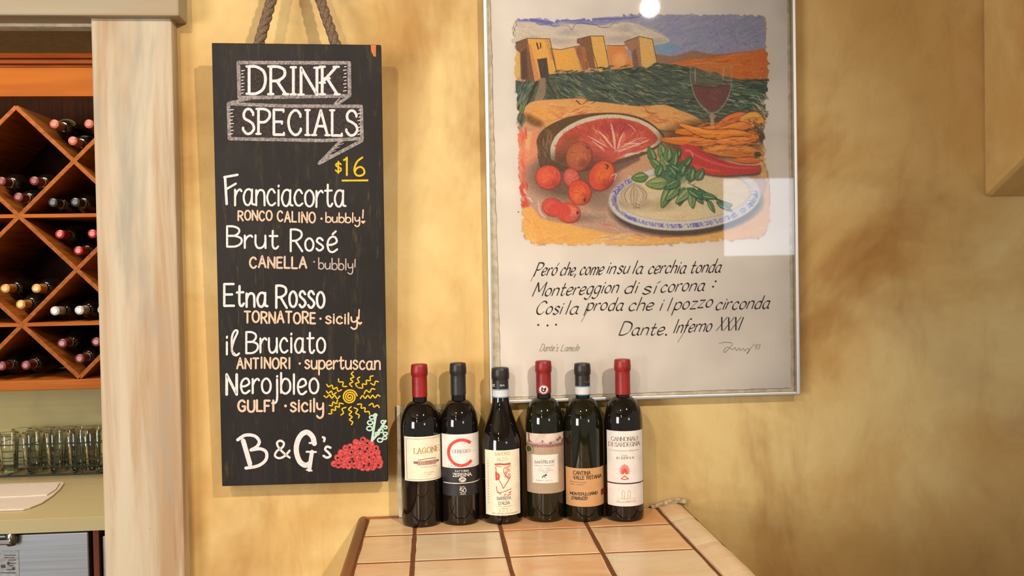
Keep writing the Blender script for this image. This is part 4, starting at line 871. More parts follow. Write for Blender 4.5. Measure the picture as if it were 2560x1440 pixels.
# wine glass
WGc = (196, 178, 150)
fill([(1727, 162), (1828, 162), (1829, 200), (1820, 240), (1800, 270), (1780, 282), (1760, 272), (1738, 244), (1728, 205)], (170, 140, 110), .22, 2)
fill([(1731, 214), (1780, 218), (1825, 213), (1818, 242), (1800, 268), (1780, 279), (1762, 268), (1742, 244)], (112, 66, 66), .95, 2); strokes([(1740, 222), (1818, 222), (1800, 262), (1765, 265)], [(120, 60, 68), (98, 62, 70), (140, 84, 70)], 40, 24, .5, 6, .5); line([(1733, 214), (1780, 218), (1824, 213)], 2, (80, 44, 54), .8)
for P, w in (([(1726, 160), (1727, 205), (1740, 246), (1762, 274), (1780, 283), (1800, 274), (1820, 244), (1829, 205), (1828, 160)], 2.2), ([(1726, 161), (1777, 157), (1828, 161)], 1.6), ([(1738, 170), (1738, 205)], 3), ([(1810, 165), (1806, 205)], 2.5), ([(1780, 283), (1779, 315)], 7)): line(P, w, WGc, .7)
ell(1781, 291, 9, 6, (176, 140, 110), .9, 2); line([(1783, 296), (1784, 316)], 4, (190, 166, 140), .8)
# ragged edges
for (x, y) in [(OUT[i][0]+(OUT[(i+1) % len(OUT)][0]-OUT[i][0])*t, OUT[i][1]+(OUT[(i+1) % len(OUT)][1]-OUT[i][1])*t) for i in range(len(OUT)) for t in (0, .33, .66)]:
    if random.random() < .5 and 1278 < x < 1926:
        xi, yi = int(np.clip(x-CXO+(7 if x < 1600 else -7), 0, CWD-1)), int(np.clip(y-CYO+(6 if y < 300 else -6), 0, CHT-1)); c = img[yi, xi]
        if al[yi, xi] > .5: line([(x-2, y-3), (x+random.uniform(-1, 1), y), (x+2, y+3)], 5, tuple(c), .9)
# uneven crayon edge; pale haze of the glass mixed into the ink colours
sl_ = (slice(0, CHT), slice(0, CWD)); sd_ = sdf_in(crom(OUT+[OUT[0]], 3), sl_)
nz = np.kron(rng.normal(0, 1, (CHT//6+2, CWD//6+2)), np.ones((6, 6)))[:CHT, :CWD]
for _ in range(4): nz = (nz+np.roll(nz, 2, 0)+np.roll(nz, -2, 0)+np.roll(nz, 2, 1)+np.roll(nz, -2, 1))/5
al *= np.clip((sd_+2.5+nz*5)/1.6+.5, 0, 1)
gy_ = img.mean(2, keepdims=True); img = (gy_+(img-gy_)*1.0)*.93+np.array((206, 192, 174))*.11
# grain of the crayon
gr_ = rng.normal(0, 1, (CHT, CWD)); gr_ = (gr_+np.roll(gr_, 1, 0)+np.roll(gr_, 1, 1)+np.roll(gr_, (1, 1), (0, 1)))/2
img = np.clip(img+gr_[..., None]*5, 0, 255)
paper = np.array((236, 228, 220.)); A_ = np.clip(al, 0, 1)[..., None]; img2 = img*A_+paper*(1-A_)
lv = np.where(img2/255 <= .04045, img2/255/12.92, ((img2/255+.055)/1.055)**2.4)
Rm = np.array([[RT.x, RT.y, RT.z], [UP.x, UP.y, UP.z], [fw.x, fw.y, fw.z]])
dirs = fw[:] + np.zeros((CHT, CWD, 3)); dirs = np.array(fw)*F + (xx0-1280)[..., None]*np.array(RT) - (yy0-720)[..., None]*np.array(UP)
ART = FY+.0106
P3 = np.array(CAM)+dirs*((ART-CAM.y)/dirs[..., 1])[..., None]; base = np.array(pic.location)
keep = (A_[..., 0] > .03); kq = keep[:-1, :-1] | keep[1:, :-1] | keep[:-1, 1:] | keep[1:, 1:]
idx = np.arange(CHT*CWD).reshape(CHT, CWD); q = np.stack([idx[:-1, :-1][kq], idx[1:, :-1][kq], idx[1:, 1:][kq], idx[:-1, 1:][kq]], 1)
used = np.unique(q); rm = np.full(CHT*CWD, -1); rm[used] = np.arange(len(used)); q = rm[q]
me = bpy.data.meshes.new('printed_picture'); me.vertices.add(len(used)); me.vertices.foreach_set('co', (P3.reshape(-1, 3)[used]-base).astype(np.float32).ravel())
me.loops.add(q.size); me.loops.foreach_set('vertex_index', q.ravel().astype(np.int32)); me.polygons.add(len(q)); me.polygons.foreach_set('loop_start', np.arange(0, q.size, 4, dtype=np.int32)); me.update(calc_edges=True)
at = me.color_attributes.new('ink', 'FLOAT_COLOR', 'POINT'); cc = np.ones((len(used), 4), np.float32); cc[:, :3] = lv.reshape(-1, 3)[used]; at.data.foreach_set('color', cc.ravel())
n = NT('printing_ink'); v = n.t.nodes.new('ShaderNodeAttribute'); v.attribute_name = 'ink'; n.t.links.new(v.outputs['Color'], n.b.inputs['Base Color']); n.set('Roughness', .8); n.set('Specular IOR Level', .2)
me.materials.append(n.m); po = bpy.data.objects.new('printed_picture', me); COL.objects.link(po); po.parent = pic
# --- verse
imap = lambda x, y, l: W(x, y, FY+.0109-l)
INK = flat((56, 44, 38), .7, 0, .2, .2, 'brown_black_ink', 120); NIB = (-.75, .22)
z8 = lambda x, y: (1300+x/3.879, 620+y/3.879)
def verse(words, mat=INK, w=4.2, name='verse_line', H=33, xr=1.0, nib=NIB, slant=.40):
    ik = Ink(imap, .0003)
    for (t, xa, xb, ya, yb) in words:
        a_, b_ = z8(xa, ya), z8(xb, yb); write(ik, t, a_[0], b_[0]-2, a_[1], b_[1], H, w, xr, slant, 0, nib, .17, .03)
    ik.build(name, mat, pic)
verse([('Però', 135, 350, 272, 262), ('che,', 385, 548, 266, 262), ('come', 575, 800, 262, 258), ('in', 838, 918, 248, 248), ('su', 942, 1050, 248, 246), ('la', 1088, 1185, 250, 248), ('cerchia', 1238, 1602, 248, 244), ('tonda', 1645, 1945, 244, 236)])
verse([('Montereggion', 120, 945, 472, 434), ('di', 1008, 1130, 436, 436), ('sì', 1185, 1325, 444, 440), ('corona', 1358, 1785, 430, 410), (':', 1855, 1895, 390, 388)])
verse([('Cosi', 145, 400, 650, 636), ('la', 438, 560, 645, 638), ('proda', 640, 995, 606, 604), ('che', 1048, 1285, 606, 606), ('il', 1345, 1450, 608, 608), ('pozzo', 1490, 1860, 600, 575), ('circonda', 1892, 2415, 598, 586)])
verse([('.', 172, 190, 750, 750), ('.', 262, 280, 750, 750), ('.', 345, 362, 750, 750), ('Dante', 960, 1390, 848, 840), ('.', 1412, 1428, 846, 846), ('Inferno', 1480, 1850, 826, 806), ('XXXI', 1905, 2135, 802, 798)])
ik = Ink(imap, .0003); ik.line([z8(105, 320), z8(150, 230), z8(185, 140)], 2.2, nib=NIB); ik.line([z8(1530, 915), z8(1570, 850), z8(1640, 730)], 2, nib=NIB); ik.line([z8(595, 715), z8(650, 620), z8(670, 560)], 2, nib=NIB); ik.build('pen_flourish', INK, pic)
PEN = flat((176, 164, 150), .8, 0, .2, .1, 'pencil', 90)
verse([("Dante's", 190, 370, 1000, 998), ('Lamole', 395, 575, 1000, 998)], PEN, 1.5, 'pencil_title', 17, 1, None)
ik = Ink(imap, .0003)
ik.line([z8(*p) for p in [(1930, 925), (1990, 915), (2060, 925), (2030, 970), (1990, 1010), (1975, 1000), (2010, 960), (2060, 985), (2085, 965), (2100, 995), (2125, 970), (2140, 995), (2165, 972), (2180, 998), (2205, 975), (2225, 990), (2200, 1025), (2270, 930)]], 1.5)
write(ik, '93', *[z8(2270, 0)[0], z8(2320, 0)[0]], z8(0, 985)[1], z8(0, 980)[1], 12, 1.3, slant=.3); ik.build('pencil_signature', PEN, pic)
ik = Ink(imap, .0001); ik.disc(1296, 530, 1.8); ik.disc(1922, 542, 1.3); ik.disc(1874, 453, 1.3); ik.disc(1314, 596, 1.8); ik.build('paper_specks', flat((110, 96, 80), .8), pic)
# ================================================================== tiled bar
zt_ = TZ
gl = lambda x, y: WZ(x, y, zt_)
bar = empty('tiled_bar', (.15, WY-.4, 0), 'peach terracotta-tiled bar top running out from the ochre wall, bottles standing on it', 'bar counter')
col_at = [gl(877, 1440), gl(1029, 1440), gl(1282, 1440), gl(1538, 1440), gl(1805, 1440)]
top_at = [gl(918, 1301), gl(1037, 1321), gl(1249, 1310), gl(1466, 1308), gl(1643, 1270)]
cx_ = [((a.x, a.y), (b.x, b.y)) for a, b in zip(top_at, col_at)]
def colx(k, y): (x0, y0), (x1, y1) = cx_[k]; return x0+(x1-x0)*(y-y0)/(y1-y0)
rowsY = [WY-.004]
l1 = (gl(960, 1339).y+gl(1200, 1327).y+gl(1650, 1311).y)/3; l2 = (gl(960, 1404).y+gl(1264, 1390).y+gl(1800, 1372).y)/3
pitch_ = l1-l2; rowsY += [l1]+[l1-pitch_*(k+1) for k in range(5)]
BY = rowsY[-1]
xl, xr_ = colx(0, l1), colx(4, l1)
box('bar_body', xl-.01, xr_+.05, BY+.03, WY-.002, 0, zt_-.03, M['wall'], bar)
gm = flat((134, 88, 56), .9, 0, .2, .1, 'brown_grout', 200)
box('grout_bed', xl-.008, xr_+.055, BY, WY-.002, zt_-.03, zt_-.0014, gm, bar)
tiles = []
def m_tile(i, a, b, c):
    n = NT('glazed_tile'); k = n.noise(1, 5, .6, n.map((7, 16, 7), (i*3.1, i*1.7, 0), (0, 0, .3)), .8, .35, .7); k2 = n.noise(1, 4, .6, n.map((16, 30, 9), (i*5, i, 3)), .6, .5, .75)
    n.set('Base Color', n.mix(n.mul(k2, .5), n.mix(k, a, b), c)); n.set('Roughness', .26); n.set('Specular IOR Level', .4); n.bump(n.noise(9, 3, .5), .15, .003); return n.m
TM = [m_tile(0, (244, 208, 164), (238, 186, 134), (230, 170, 116)), m_tile(1, (240, 222, 188), (236, 206, 166), (226, 202, 168)), m_tile(2, (240, 192, 142), (246, 214, 174), (228, 168, 116)), m_tile(3, (242, 216, 178), (238, 194, 144), (214, 192, 162)), m_tile(4, (236, 184, 132), (230, 168, 114), (244, 210, 170))]
pick = {(0, 0): 3, (0, 1): 2, (0, 2): 4, (0, 3): 4, (1, 0): 3, (1, 1): 1, (1, 2): 0, (1, 3): 2, (2, 0): 2, (2, 1): 3, (2, 2): 0, (2, 3): 1}
def tile(P, h, mat, name='tile', ins=.0022):
    """rounded slab from a top outline"""
    n_ = len(P); c_ = sum((Vector((p[0], p[1], 0)) for p in P), Vector())/n_; V = []
    for (dz, k) in ((-.008, 0), (-.0016, 0), (-.0004, .0012), (0, .004)):
        for p in P:
            q = Vector((p[0], p[1], 0)); d_ = (c_-q).normalized(); V.append(q+d_*k+Vector((0, 0, h+dz)))
    Fc = [(r*n_+i, r*n_+(i+1) % n_, (r+1)*n_+(i+1) % n_, (r+1)*n_+i) for r in range(3) for i in range(n_)]+[tuple(range(3*n_, 4*n_))]
    return obj(name, V, Fc, mat, bar)
G_ = .0032
for r in range(len(rowsY)-1):
    y1, y0 = rowsY[r]-(.0030 if r else 0), rowsY[r+1]+.0032
    for k in range(4):
        P = []
        gw = .0034
        cor_ = [(colx(k, y0)+gw, y0), (colx(k+1, y0)-gw, y0), (colx(k+1, y1)-gw, y1), (colx(k, y1)+gw, y1)]
        for i in range(4):
            a, b = Vector(cor_[i]), Vector(cor_[(i+1) % 4]); m_ = 5
            for s in range(m_):
                p = a+(b-a)*(s/m_); P.append((p.x+random.uniform(-.0006, .0006), p.y+random.uniform(-.0006, .0006)))
        tile(P, zt_-random.uniform(0, .0008), TM[pick.get((r, k), (r*2+k) % 5)])
# rounded edge tiles on the right side
ew = .056; ys = [WY-.002, gl(1711, 1303).y, gl(1795, 1363).y, gl(1868, 1438).y-.01]; ys += [ys[-1]-.155, ys[-1]-.31, BY+.001]
for i in range(len(ys)-1):
    y1, y0 = ys[i]-.0012, ys[i+1]+.0012
    if y1-y0 < .01: continue
    prof_ = [(0, -.010), (.0005, .001), (.004, .0035), (.014, .005), (.026, .0085), (.036, .0085), (.046, .004), (.054, -.008), (.057, -.030), (.052, -.036), (.0, -.030)]
    pr = crom(prof_[:9], 3)+prof_[9:]; V = []; m_ = 6
    for s in range(m_+1):
        y = y0+(y1-y0)*s/m_; bx_ = colx(4, y)+.002; e = .0012 if s in (0, m_) else 0
        for (u, w) in pr: V.append((bx_+u+random.uniform(-.0004, .0004), y, zt_+w-e))
    n_ = len(pr); Fc = [(s*n_+j, s*n_+(j+1) % n_, (s+1)*n_+(j+1) % n_, (s+1)*n_+j) for s in range(m_) for j in range(n_)]+[tuple(range(n_))[::-1], tuple(range(m_*n_, (m_+1)*n_))]
    obj('edge_tile', V, Fc, TM[(3, 1, 3, 1, 0, 3)[i]], bar)
# broken end of the edge tile at the wall
V, Fc = join_vf([tube_vf(crom([(colx(4, WY-.02)-.012, WY-.008, zt_+.001), (colx(4, WY)+.010, WY-.007, zt_+.007), (colx(4, WY)+.024, WY-.006, zt_+.010), (colx(4, WY)+.045, WY-.007, zt_+.012), (colx(4, WY)+.060, WY-.008, zt_+.009)], 4), .0048, 8)])
obj('plaster_lip', V, Fc, flat((218, 198, 164), .9, 0, .2, .14, 'crumbly_plaster', 160), bar, True)
# wooden trim on the left side and brown strip painted for the shadow and grout at the wall
wt = wood('red_brown_trim', (150, 88, 50), (128, 70, 38), (170, 106, 64), .35, 1)
V = []; n_ = 9
for y in (BY, WY-.002):
    for j in range(n_):
        a = math.pi*j/(n_-1); V.append((colx(0, y)-.0085-.0105*math.cos(a), y, zt_-.006+.010*math.sin(a)))
    V += [(colx(0, y)+.002, y, zt_-.04), (colx(0, y)-.019, y, zt_-.04)]
n_ += 2; Fc = [(j, n_+j, n_+(j+1) % n_, (j+1) % n_) for j in range(n_)]+[tuple(range(n_)), tuple(range(n_, 2*n_))[::-1]]
obj('edge_trim', V, Fc, wt, bar, True).data.polygons.foreach_set('use_smooth', [True]*(n_-3)+[False]*5)
box('shadow_grout_strip', colx(0, WY)-.01, colx(0, WY)+.06, WY-.010, WY-.002, zt_-.004, zt_+.003, wt, bar, .002)

# ================================================================== menu card leaning behind the first two bottles
a = WZ(1000, 1292, TZ)
card = empty('card_holder', (a.x+.04, WY-.012, TZ+.001), 'clear acrylic sign holder with a cream card, behind the two leftmost bottles', 'sign holder')
cm_ = lambda x, y, l: W(x, y, WY-.0045-l)
tl, tr2, bl = W(993, 1013, WY-.006), W(1130, 1008, WY-.006), W(1003, 1293, WY-.006)
cw0, cw1, cz = tl.x, tr2.x, tl.z
box('card', cw0+.003, cw1-.002, WY-.0045, WY-.0035, TZ+.002, cz-.002, flat((206, 190, 146), .8, key='cream_card'), card)
fr = m_thin('acrylic', (.93, .93, .90), 1.49, (210, 208, 196))
box('acrylic_front', cw0, cw1, WY-.0075, WY-.0052, TZ+.001, cz, fr, card); 
box('polished_edge', cw0-.001, cw0+.0055, WY-.0085, WY-.0048, TZ+.001, cz, flat((222, 214, 196), .25, key='polished_edge'), card)
ik = Ink(cm_, .0003); write(ik, "C'", 1091, 1112, 1041, 1041, 17, 2.1, nib=(0, .4), serif=2.5); write(ik, 'S', 1062, 1074, 1042, 1042, 17, 2.1, nib=(0, .4)); ik.build('card_lettering', flat((70, 62, 52), .7), card)

# ================================================================== the six wine bottles
def cyl_hit(px, cx0, cy0, R):
    d_ = ray(px, 1200); dx, dy = d_.x, d_.y; L = math.hypot(dx, dy); dx /= L; dy /= L
    b_ = -(cx0*dx+cy0*dy); c_ = cx0*cx0+cy0*cy0-R*R; D = b_*b_-c_
    if D < 1e-7: D = 1e-7
    t_ = -b_-math.sqrt(D); return math.atan2(dy*t_-cy0, dx*t_-cx0)
class Bottle:
    def __init__(s, px, ytop, ybase, rpx, prof, capcol, cap_y, label, green=False, R=None):
        fp = WZ(px, ybase, TZ); d_ = Vector((fp.x, fp.y, 0)).normalized(); dep = (fp-CAM).dot(fw)
        s.R = rpx/F*(dep+rpx/F*dep); c = Vector((fp.x, fp.y, 0))+d_*s.R; 
        if c.y+s.R > WY-.010: c.y = WY-.010-s.R
        s.cx, s.cy = c.x, c.y; s.px = px; s.top = ytop
        s.rpx = rpx; s.dep = (c-CAM+Vector((0, 0, CAM.z))).dot(Vector((fw.x, fw.y, 0)))
        s.H = s.zc(px, ytop)-TZ
        s.root = empty('wine_bottle', (s.cx, s.cy, TZ), label, 'wine bottle', 'wine bottles standing on the tiled bar')
        sh, nb, rn = prof['sh'], prof['nb'], prof['rn']
        P = [(0, .006), (s.R*.75, .004), (s.R*.93, .0), (s.R*.985, .003), (s.R, .009), (s.R, sh)]
        for t in np.linspace(.08, 1, 14):
            if prof.get('slope'):
                e = t*t*(3-2*t); e = .45*t+.55*e; P.append((s.R+(rn*1.06-s.R)*(1-(1-e)**1.0), sh+(nb-sh)*t))
            else:
                a_ = t*math.pi/2; P.append((rn+(s.R-rn)*max(0, math.cos(a_))**1.12, sh+(nb-sh)*math.sin(a_)**1.08))
        P += [(rn, nb+.012), (rn*.97, s.H-.02), (rn*.8, s.H-.002), (0, s.H-.002)]
        s.P = P; s.g = lathe('glass_body', P, M['bottle_green'] if green else M['bottle'], s.root, (s.cx, s.cy, TZ), 64)
        zc_ = s.zc(px, cap_y)-TZ; r_ = rn+.0006; H = s.H; s.rn = rn
        Q = [(s.rad(zc_)+.0001, zc_), (s.rad(zc_)+.0007, zc_+.0006), (max(r_, s.rad(zc_+.01)+.0006), zc_+.01), (r_, zc_+.03), (r_-.0001, H-.024), (r_+.0001, H-.022), (r_+.0014, H-.0205), (r_+.0016, H-.012), (r_+.0010, H-.005), (r_+.0009, H-.002), (r_-.0004, H), (r_*.7, H+.0002), (r_*.66, H-.0004), (0, H-.0004)]
        n_ = NT('foil_capsule'); n_.set('Base Color', n_.mix(n_.noise(30, 3), capcol, tuple(v*.86 for v in capcol))); n_.set('Roughness', .40); n_.set('Specular IOR Level', .5); n_.bump(n_.noise(90, 2), .08, .001)
        s.cap = lathe('capsule', Q, n_.m, s.root, (s.cx, s.cy, TZ), 48)
    def zc(s, px, py):            # height seen at the front of the bottle axis column
        d_ = ray(px, py); rr = math.hypot(s.cx, s.cy)-0; k = rr/math.hypot(d_.x, d_.y); return CAM.z+d_.z*k
    def rad(s, z):
        P = s.P
        for (r1, z1), (r2, z2) in zip(P[3:], P[4:]):
            if z1 <= z <= z2 and z2 > z1: return r1+(r2-r1)*(z-z1)/(z2-z1)
        return s.R
    def zf(s, py):                # z at the front surface
        d_ = ray(s.px, py); z = s.zc(s.px, py)
        for _ in range(3): k = (math.hypot(s.cx, s.cy)-s.rad(z-TZ))/math.hypot(d_.x, d_.y); z = CAM.z+d_.z*k
        return z
    def th(s, x, r=None): 
        lim = .97*s.rpx; e = x-s.px
        r = r or s.R; pr = s.rpx*r/s.R
        if abs(e) < .97*pr: return cyl_hit(x, s.cx, s.cy, r)
        sg = 1 if e > 0 else -1; return cyl_hit(s.px+sg*.97*pr, s.cx, s.cy, r)+sg*.04*(abs(e)-.97*pr)
    def surf(s, x, y, l):
        z = s.zf(y); r = s.rad(z-TZ); a_ = s.th(x, r); return (s.cx+(r+l)*math.cos(a_), s.cy+(r+l)*math.sin(a_), z)
    def label(s, x0, y0, x1, y1, mat, name='label', lift=.0004, parent=None, nx=24, ny=1):
        a0, a1 = s.th(x0), s.th(x1); V = []
        for j in range(ny+1):
            z = s.zf(y0+(y1-y0)*j/ny)
            for i in range(nx+1): a_ = a0+(a1-a0)*i/nx; r = s.rad(z-TZ)+lift; V.append((s.cx+r*math.cos(a_), s.cy+r*math.sin(a_), z))
        m_ = nx+1; Fc = [(j*m_+i, (j+1)*m_+i, (j+1)*m_+i+1, j*m_+i+1) for j in range(ny) for i in range(nx)]
        return obj(name, V, Fc, mat, parent or s.root, True)
    def band(s, y0, y1, mat, name, lift=.0009):
        z0, z1 = s.zf(y1)-TZ, s.zf(y0)-TZ; Q = [(s.rad(z0)+lift*.3, z0-.0003), (s.rad(z0)+lift, z0), (s.rad(z1)+lift, z1), (s.rad(z1)+lift*.3, z1+.0003)]
        return lathe(name, Q, mat, s.root, (s.cx, s.cy, TZ), 40)
    def ink(s, lift=.0007): return Ink(s.surf, lift)
def paper(c, key='label_paper'): return flat(c, .55, 0, .3, .02, key, 40)
BX = dict(sh=.184, nb=.232, rn=.0139)
CREAM = (238, 228, 204); GOLD = flat((196, 160, 92), .5); BLK = flat((46, 42, 42), .5); GR_ = flat((130, 122, 112), .6); RED = flat((206, 62, 44), .5); WHT = flat((232, 226, 218), .5); SAL = flat((208, 150, 130), .6)
NS = (0, .42)
# 1 LAGONE
b = Bottle(1056, 910, 1320, 50, BX, (152, 28, 28), 991, 'wine bottle with red capsule and cream LAGONE label, leftmost on the bar')
L = b.label(1013, 1092, 1106, 1203, paper((240, 230, 206)))
ik = b.ink(); write(ik, 'LAGONE', 1037, 1098, 1134, 1132, 14, 2.2, serif=1.6, nib=NS, gap=.24); ik.build('gold_lettering', GOLD, L)
ik = b.ink(); 
for y in (1097, 1199): ik.line([(1018+k*8.4, y) for k in range(11)], .8, caps=False)
ik.line([(1018, 1097), (1018, 1199)], .8, False, caps=False)
for x0_, x1_, y in ((1050, 1092, 1168), (1062, 1084, 1182), (1068, 1078, 1187)): 
    fine(ik, x0_, x1_, y, 2)
ik.build('fine_print', GR_, L)
ik = b.ink(); ik.rect(1044, 1152, 1091, 1163, 12); ik.build('villa_drawing', flat((206, 168, 146), .6), L)
ik = b.ink(.0010)
for k in range(9): ik.line([(1050+k*4.6, 1162), (1050+k*4.6, 1155), (1053+k*4.6, 1154)], 1, False, caps=False)
ik.line([(1046, 1150), (1060, 1148), (1075, 1147), (1090, 1148)], 1.6, caps=False)
for x in (1038, 1043, 1094): ik.disc(x, 1156, 3.4, 8)
ik.build('villa_outline', flat((150, 112, 98), .6), L)
# 2 CEREGIO / ZERBINA
b = Bottle(1152, 907, 1312, 47.5, BX, (40, 37, 38), 986, 'wine bottle with black capsule and big red letter C on its white and black label')
L = b.label(1107, 1086, 1199, 1170, paper((236, 230, 226)), ny=1); L2 = b.label(1107, 1170, 1199, 1240, flat((38, 34, 36), .5, key='black_label_paper'), 'black_label')
ik = b.ink(); ik.line([(1155+32*math.cos(a_)*1.0, 1132+32*math.sin(a_)) for a_ in np.linspace(.72, 2*math.pi-.80, 26)], 7.5, k=2, caps=False); ik.build('letter_C', flat((226, 74, 56), .5), L)
ik = b.ink(.001); write(ik, 'CEREGIO', 1133, 1176, 1132, 1132, 8, 1.1, serif=.9, nib=NS)
for k in range(4): ik.disc(1180+k*3.4, 1130, .7, 6)
fine(ik, 1122, 1186, 1165, 2)
ik.build('grey_lettering', flat((150, 146, 160), .6), L)
ik = b.ink(.001); write(ik, 'FATTORIA', 1139, 1172, 1180, 1180, 4.6, .9); write(ik, 'ZERBINA', 1133, 1178, 1191, 1191, 8, 1.4, serif=.9); ik.disc(1156, 1199, 9, 14, 6.5); ik.line([(1110+k*8.8, 1208) for k in range(11)], 2.2, caps=False)
write(ik, '50', 1149, 1164, 1231, 1231, 10, 1.5); write(ik, 'ANNI', 1150, 1163, 1236.5, 1236.5, 3, .7); write(ik, 'DAL', 1150, 1163, 1218.5, 1218.5, 2.6, .7); ik.build('white_lettering', WHT, L2)
ik = b.ink(.0013); ik.line([(1150, 1202), (1155, 1196), (1161, 1200)], 1.1); ik.line([(1153, 1200), (1160, 1196)], 1); ik.build('emblem_drawing', BLK, L2)
# 3 BARBERA D'ALBA
b = Bottle(1257, 919, 1310, 50, dict(sh=.150, nb=.232, rn=.0150, slope=True), (40, 38, 38), 972, "sloping-shouldered wine bottle with white band and cream BARBERA D'ALBA label, third from left")
bd = b.band(974, 993, paper((218, 216, 216)), 'neck_band'); 
for y in (973.5, 992): b.band(y, y+2.4, flat((120, 170, 200), .5, key='pale_blue'), 'band_stripe', .0012)
ik = Ink(b.surf, .0030); write(ik, 'RE', 1236, 1244, 966, 966, 5.5, 1.3); write(ik, 'BA', 1255, 1264, 965, 965, 4, 1); ik.build('capsule_lettering', flat((190, 184, 170), .5), b.cap)
L = b.label(1214, 1126, 1299, 1289, paper((240, 232, 208)))
RDI = flat((212, 84, 66), .5, key='red_ink')
ik = b.ink()
ik.line([(1239, 1161), (1250, 1160), (1262, 1161), (1275, 1160)], 4.5); ik.line([(1240, 1166), (1248, 1165), (1254, 1167)], 1.6); ik.line([(1239.5, 1168), (1241, 1176), (1239.5, 1182)], 2)
ik.line([(1241, 1181), (1241.5, 1199)], 5, False); ik.line([(1245, 1184), (1247.5, 1190), (1246, 1198)], 5)
for k in range(9):
    cx9, cy9 = 1268+random.uniform(-6, 7), 1166+k*3.6; ik.line([(cx9-3, cy9), (cx9, cy9-2.6), (cx9+3, cy9), (cx9, cy9+2.4), (cx9-2, cy9+1)], 1.3)
ik.line([(1262, 1168), (1259, 1178), (1263, 1188), (1270, 1194)], 1.4)
ik.line([(1248, 1201), (1254, 1211), (1257, 1221)], 1.7); ik.line([(1276, 1192), (1268, 1206), (1258, 1220)], 2)
ik.line([(1241, 1216), (1242, 1226), (1247, 1231), (1260, 1229), (1277, 1223)], 1.8); ik.line([(1243, 1230), (1252, 1235)], 2.2); ik.line([(1260, 1238), (1276, 1231)], 2.6); ik.line([(1268, 1239), (1276, 1236)], 2)
ik.build('portrait_drawing', RDI, L)
ik = b.ink(); write(ik, 'BARBERA', 1242, 1276, 1250, 1249, 8, 1.1); write(ik, "D'ALBA", 1246, 1273, 1262, 1261, 8, 1.1)
fine(ik, 1243, 1276, 1266, 2); fine(ik, 1254, 1268, 1271, 2)
fine(ik, 1229, 1291, 1284, 3); ik.build('grey_lettering', GR_, L)
ik = b.ink()
for k in range(16):
    ik.line([(1221, 1152+k*7), (1221.4, 1155+k*7)], 2, False, caps=False)
ik.build('side_print', flat((190, 180, 158), .6), L)
ik = b.ink()
for k in range(16): ik.line([(1295, 1146+k*7), (1295.3, 1149+k*7)], 1, False, caps=False)
ik.build('side_print', flat((190, 180, 158), .6), L)
ik = b.ink(); write(ik, '2021', 1246, 1275, 1280, 1279, 7, 1, gap=.5); write(ik, 'SANDRO', 1238, 1275, 1139, 1138, 8, 1.2); write(ik, 'ALBA', 1243, 1270, 1152, 1151, 8, 1.2); ik.build('pale_lettering', flat((216, 200, 156), .6), L)
# 4 SAN FELICE
b = Bottle(1365, 902, 1307, 48, BX, (146, 30, 30), 982, 'red-capped wine bottle with round cockerel seal and taupe SAN FELICE label, fourth from left', True)
L = b.label(1318, 1084, 1413, 1234, paper((176, 152, 128)), ny=1)
ik = b.ink(); ik.rect(1318.5, 1084.5, 1412.5, 1112, 20); ik.build('pale_sky_panel', flat((222, 206, 194), .6), L)
ik = b.ink(.001)
ik.rect(1319, 1111, 1412, 1118, 20); 
for k in range(30): ik.line([(1321+k*3.1, 1112), (1321+k*3.1, 1106-2.5*math.sin(k*.7))], 1.2, False, caps=False)
for k, (x, y, r) in enumerate([(1395, 1102, 4), (1400, 1098, 4), (1408, 1106, 5), (1358, 1103, 2.6), (1377, 1108, 3), (1326, 1105, 3)]): ik.disc(x, y, r, 9)
ik.build('village_drawing', flat((188, 132, 124), .6, 0, .3, .25, 'faded_red', 900), L)
ik = b.ink(.001); ik.rect(1331, 1137, 1396, 1208, 14); ik.build('white_panel', paper((232, 226, 216), 'white_panel'), L)
ik = b.ink(.0013); 
for (P) in ([(1333, 1139), (1394, 1139), (1394, 1206), (1333, 1206), (1333, 1139)],): ik.line(P, .7, False, caps=False)
write(ik, 'SAN FELICE', 1338, 1386, 1158.5, 1157.5, 6, 1.1, serif=.8)
for (x0_, x1_, y) in ((1338, 1386, 1164), (1350, 1378, 1171), (1346, 1382, 1176), (1358, 1370, 1180), (1342, 1380, 1201), (1354, 1366, 1150)):
    fine(ik, x0_, x1_, y, 2)
ik.build('grey_lettering', flat((150, 144, 140), .6), L)
ik = b.ink(.0015); ik.line([(1356, 1193), (1360, 1189), (1366, 1188), (1364, 1185)], 2.2); ik.line([(1361, 1190), (1363, 1194)], 1.2); ik.build('emblem_drawing', BLK, L)
ik = b.ink(.0018); ik.line([(1325, 1085), (1326, 1105)], 1.8, False); ik.build('red_seal_string', flat((150, 60, 54), .6), L)
ik = b.ink(.0020); ik.disc(1327, 1125, 9, 16, 12); ik.build('olive_seal', flat((150, 142, 104), .6), L); ik = b.ink(.0023); ik.disc(1326, 1124, 5.5, 12, 7); ik.build('seal_centre', flat((70, 68, 50), .6), L)
ik = Ink(b.surf, .0012); ik.disc(1363, 974, 12, 22); o = ik.build('round_seal', flat((190, 90, 100), .5, key='pink_ring'), b.root)
ik = Ink(b.surf, .0015); ik.disc(1363, 974, 9.6, 22); ik.build('seal_disc', WHT, o)
ik = Ink(b.surf, .0018); ik.line([(1360, 969), (1359, 975), (1362, 979), (1366, 977), (1367, 970)], 3.2); ik.line([(1363, 972), (1366, 974)], 3); ik.line([(1367, 969), (1368, 972)], 2); ik.build('cockerel_drawing', BLK, o)
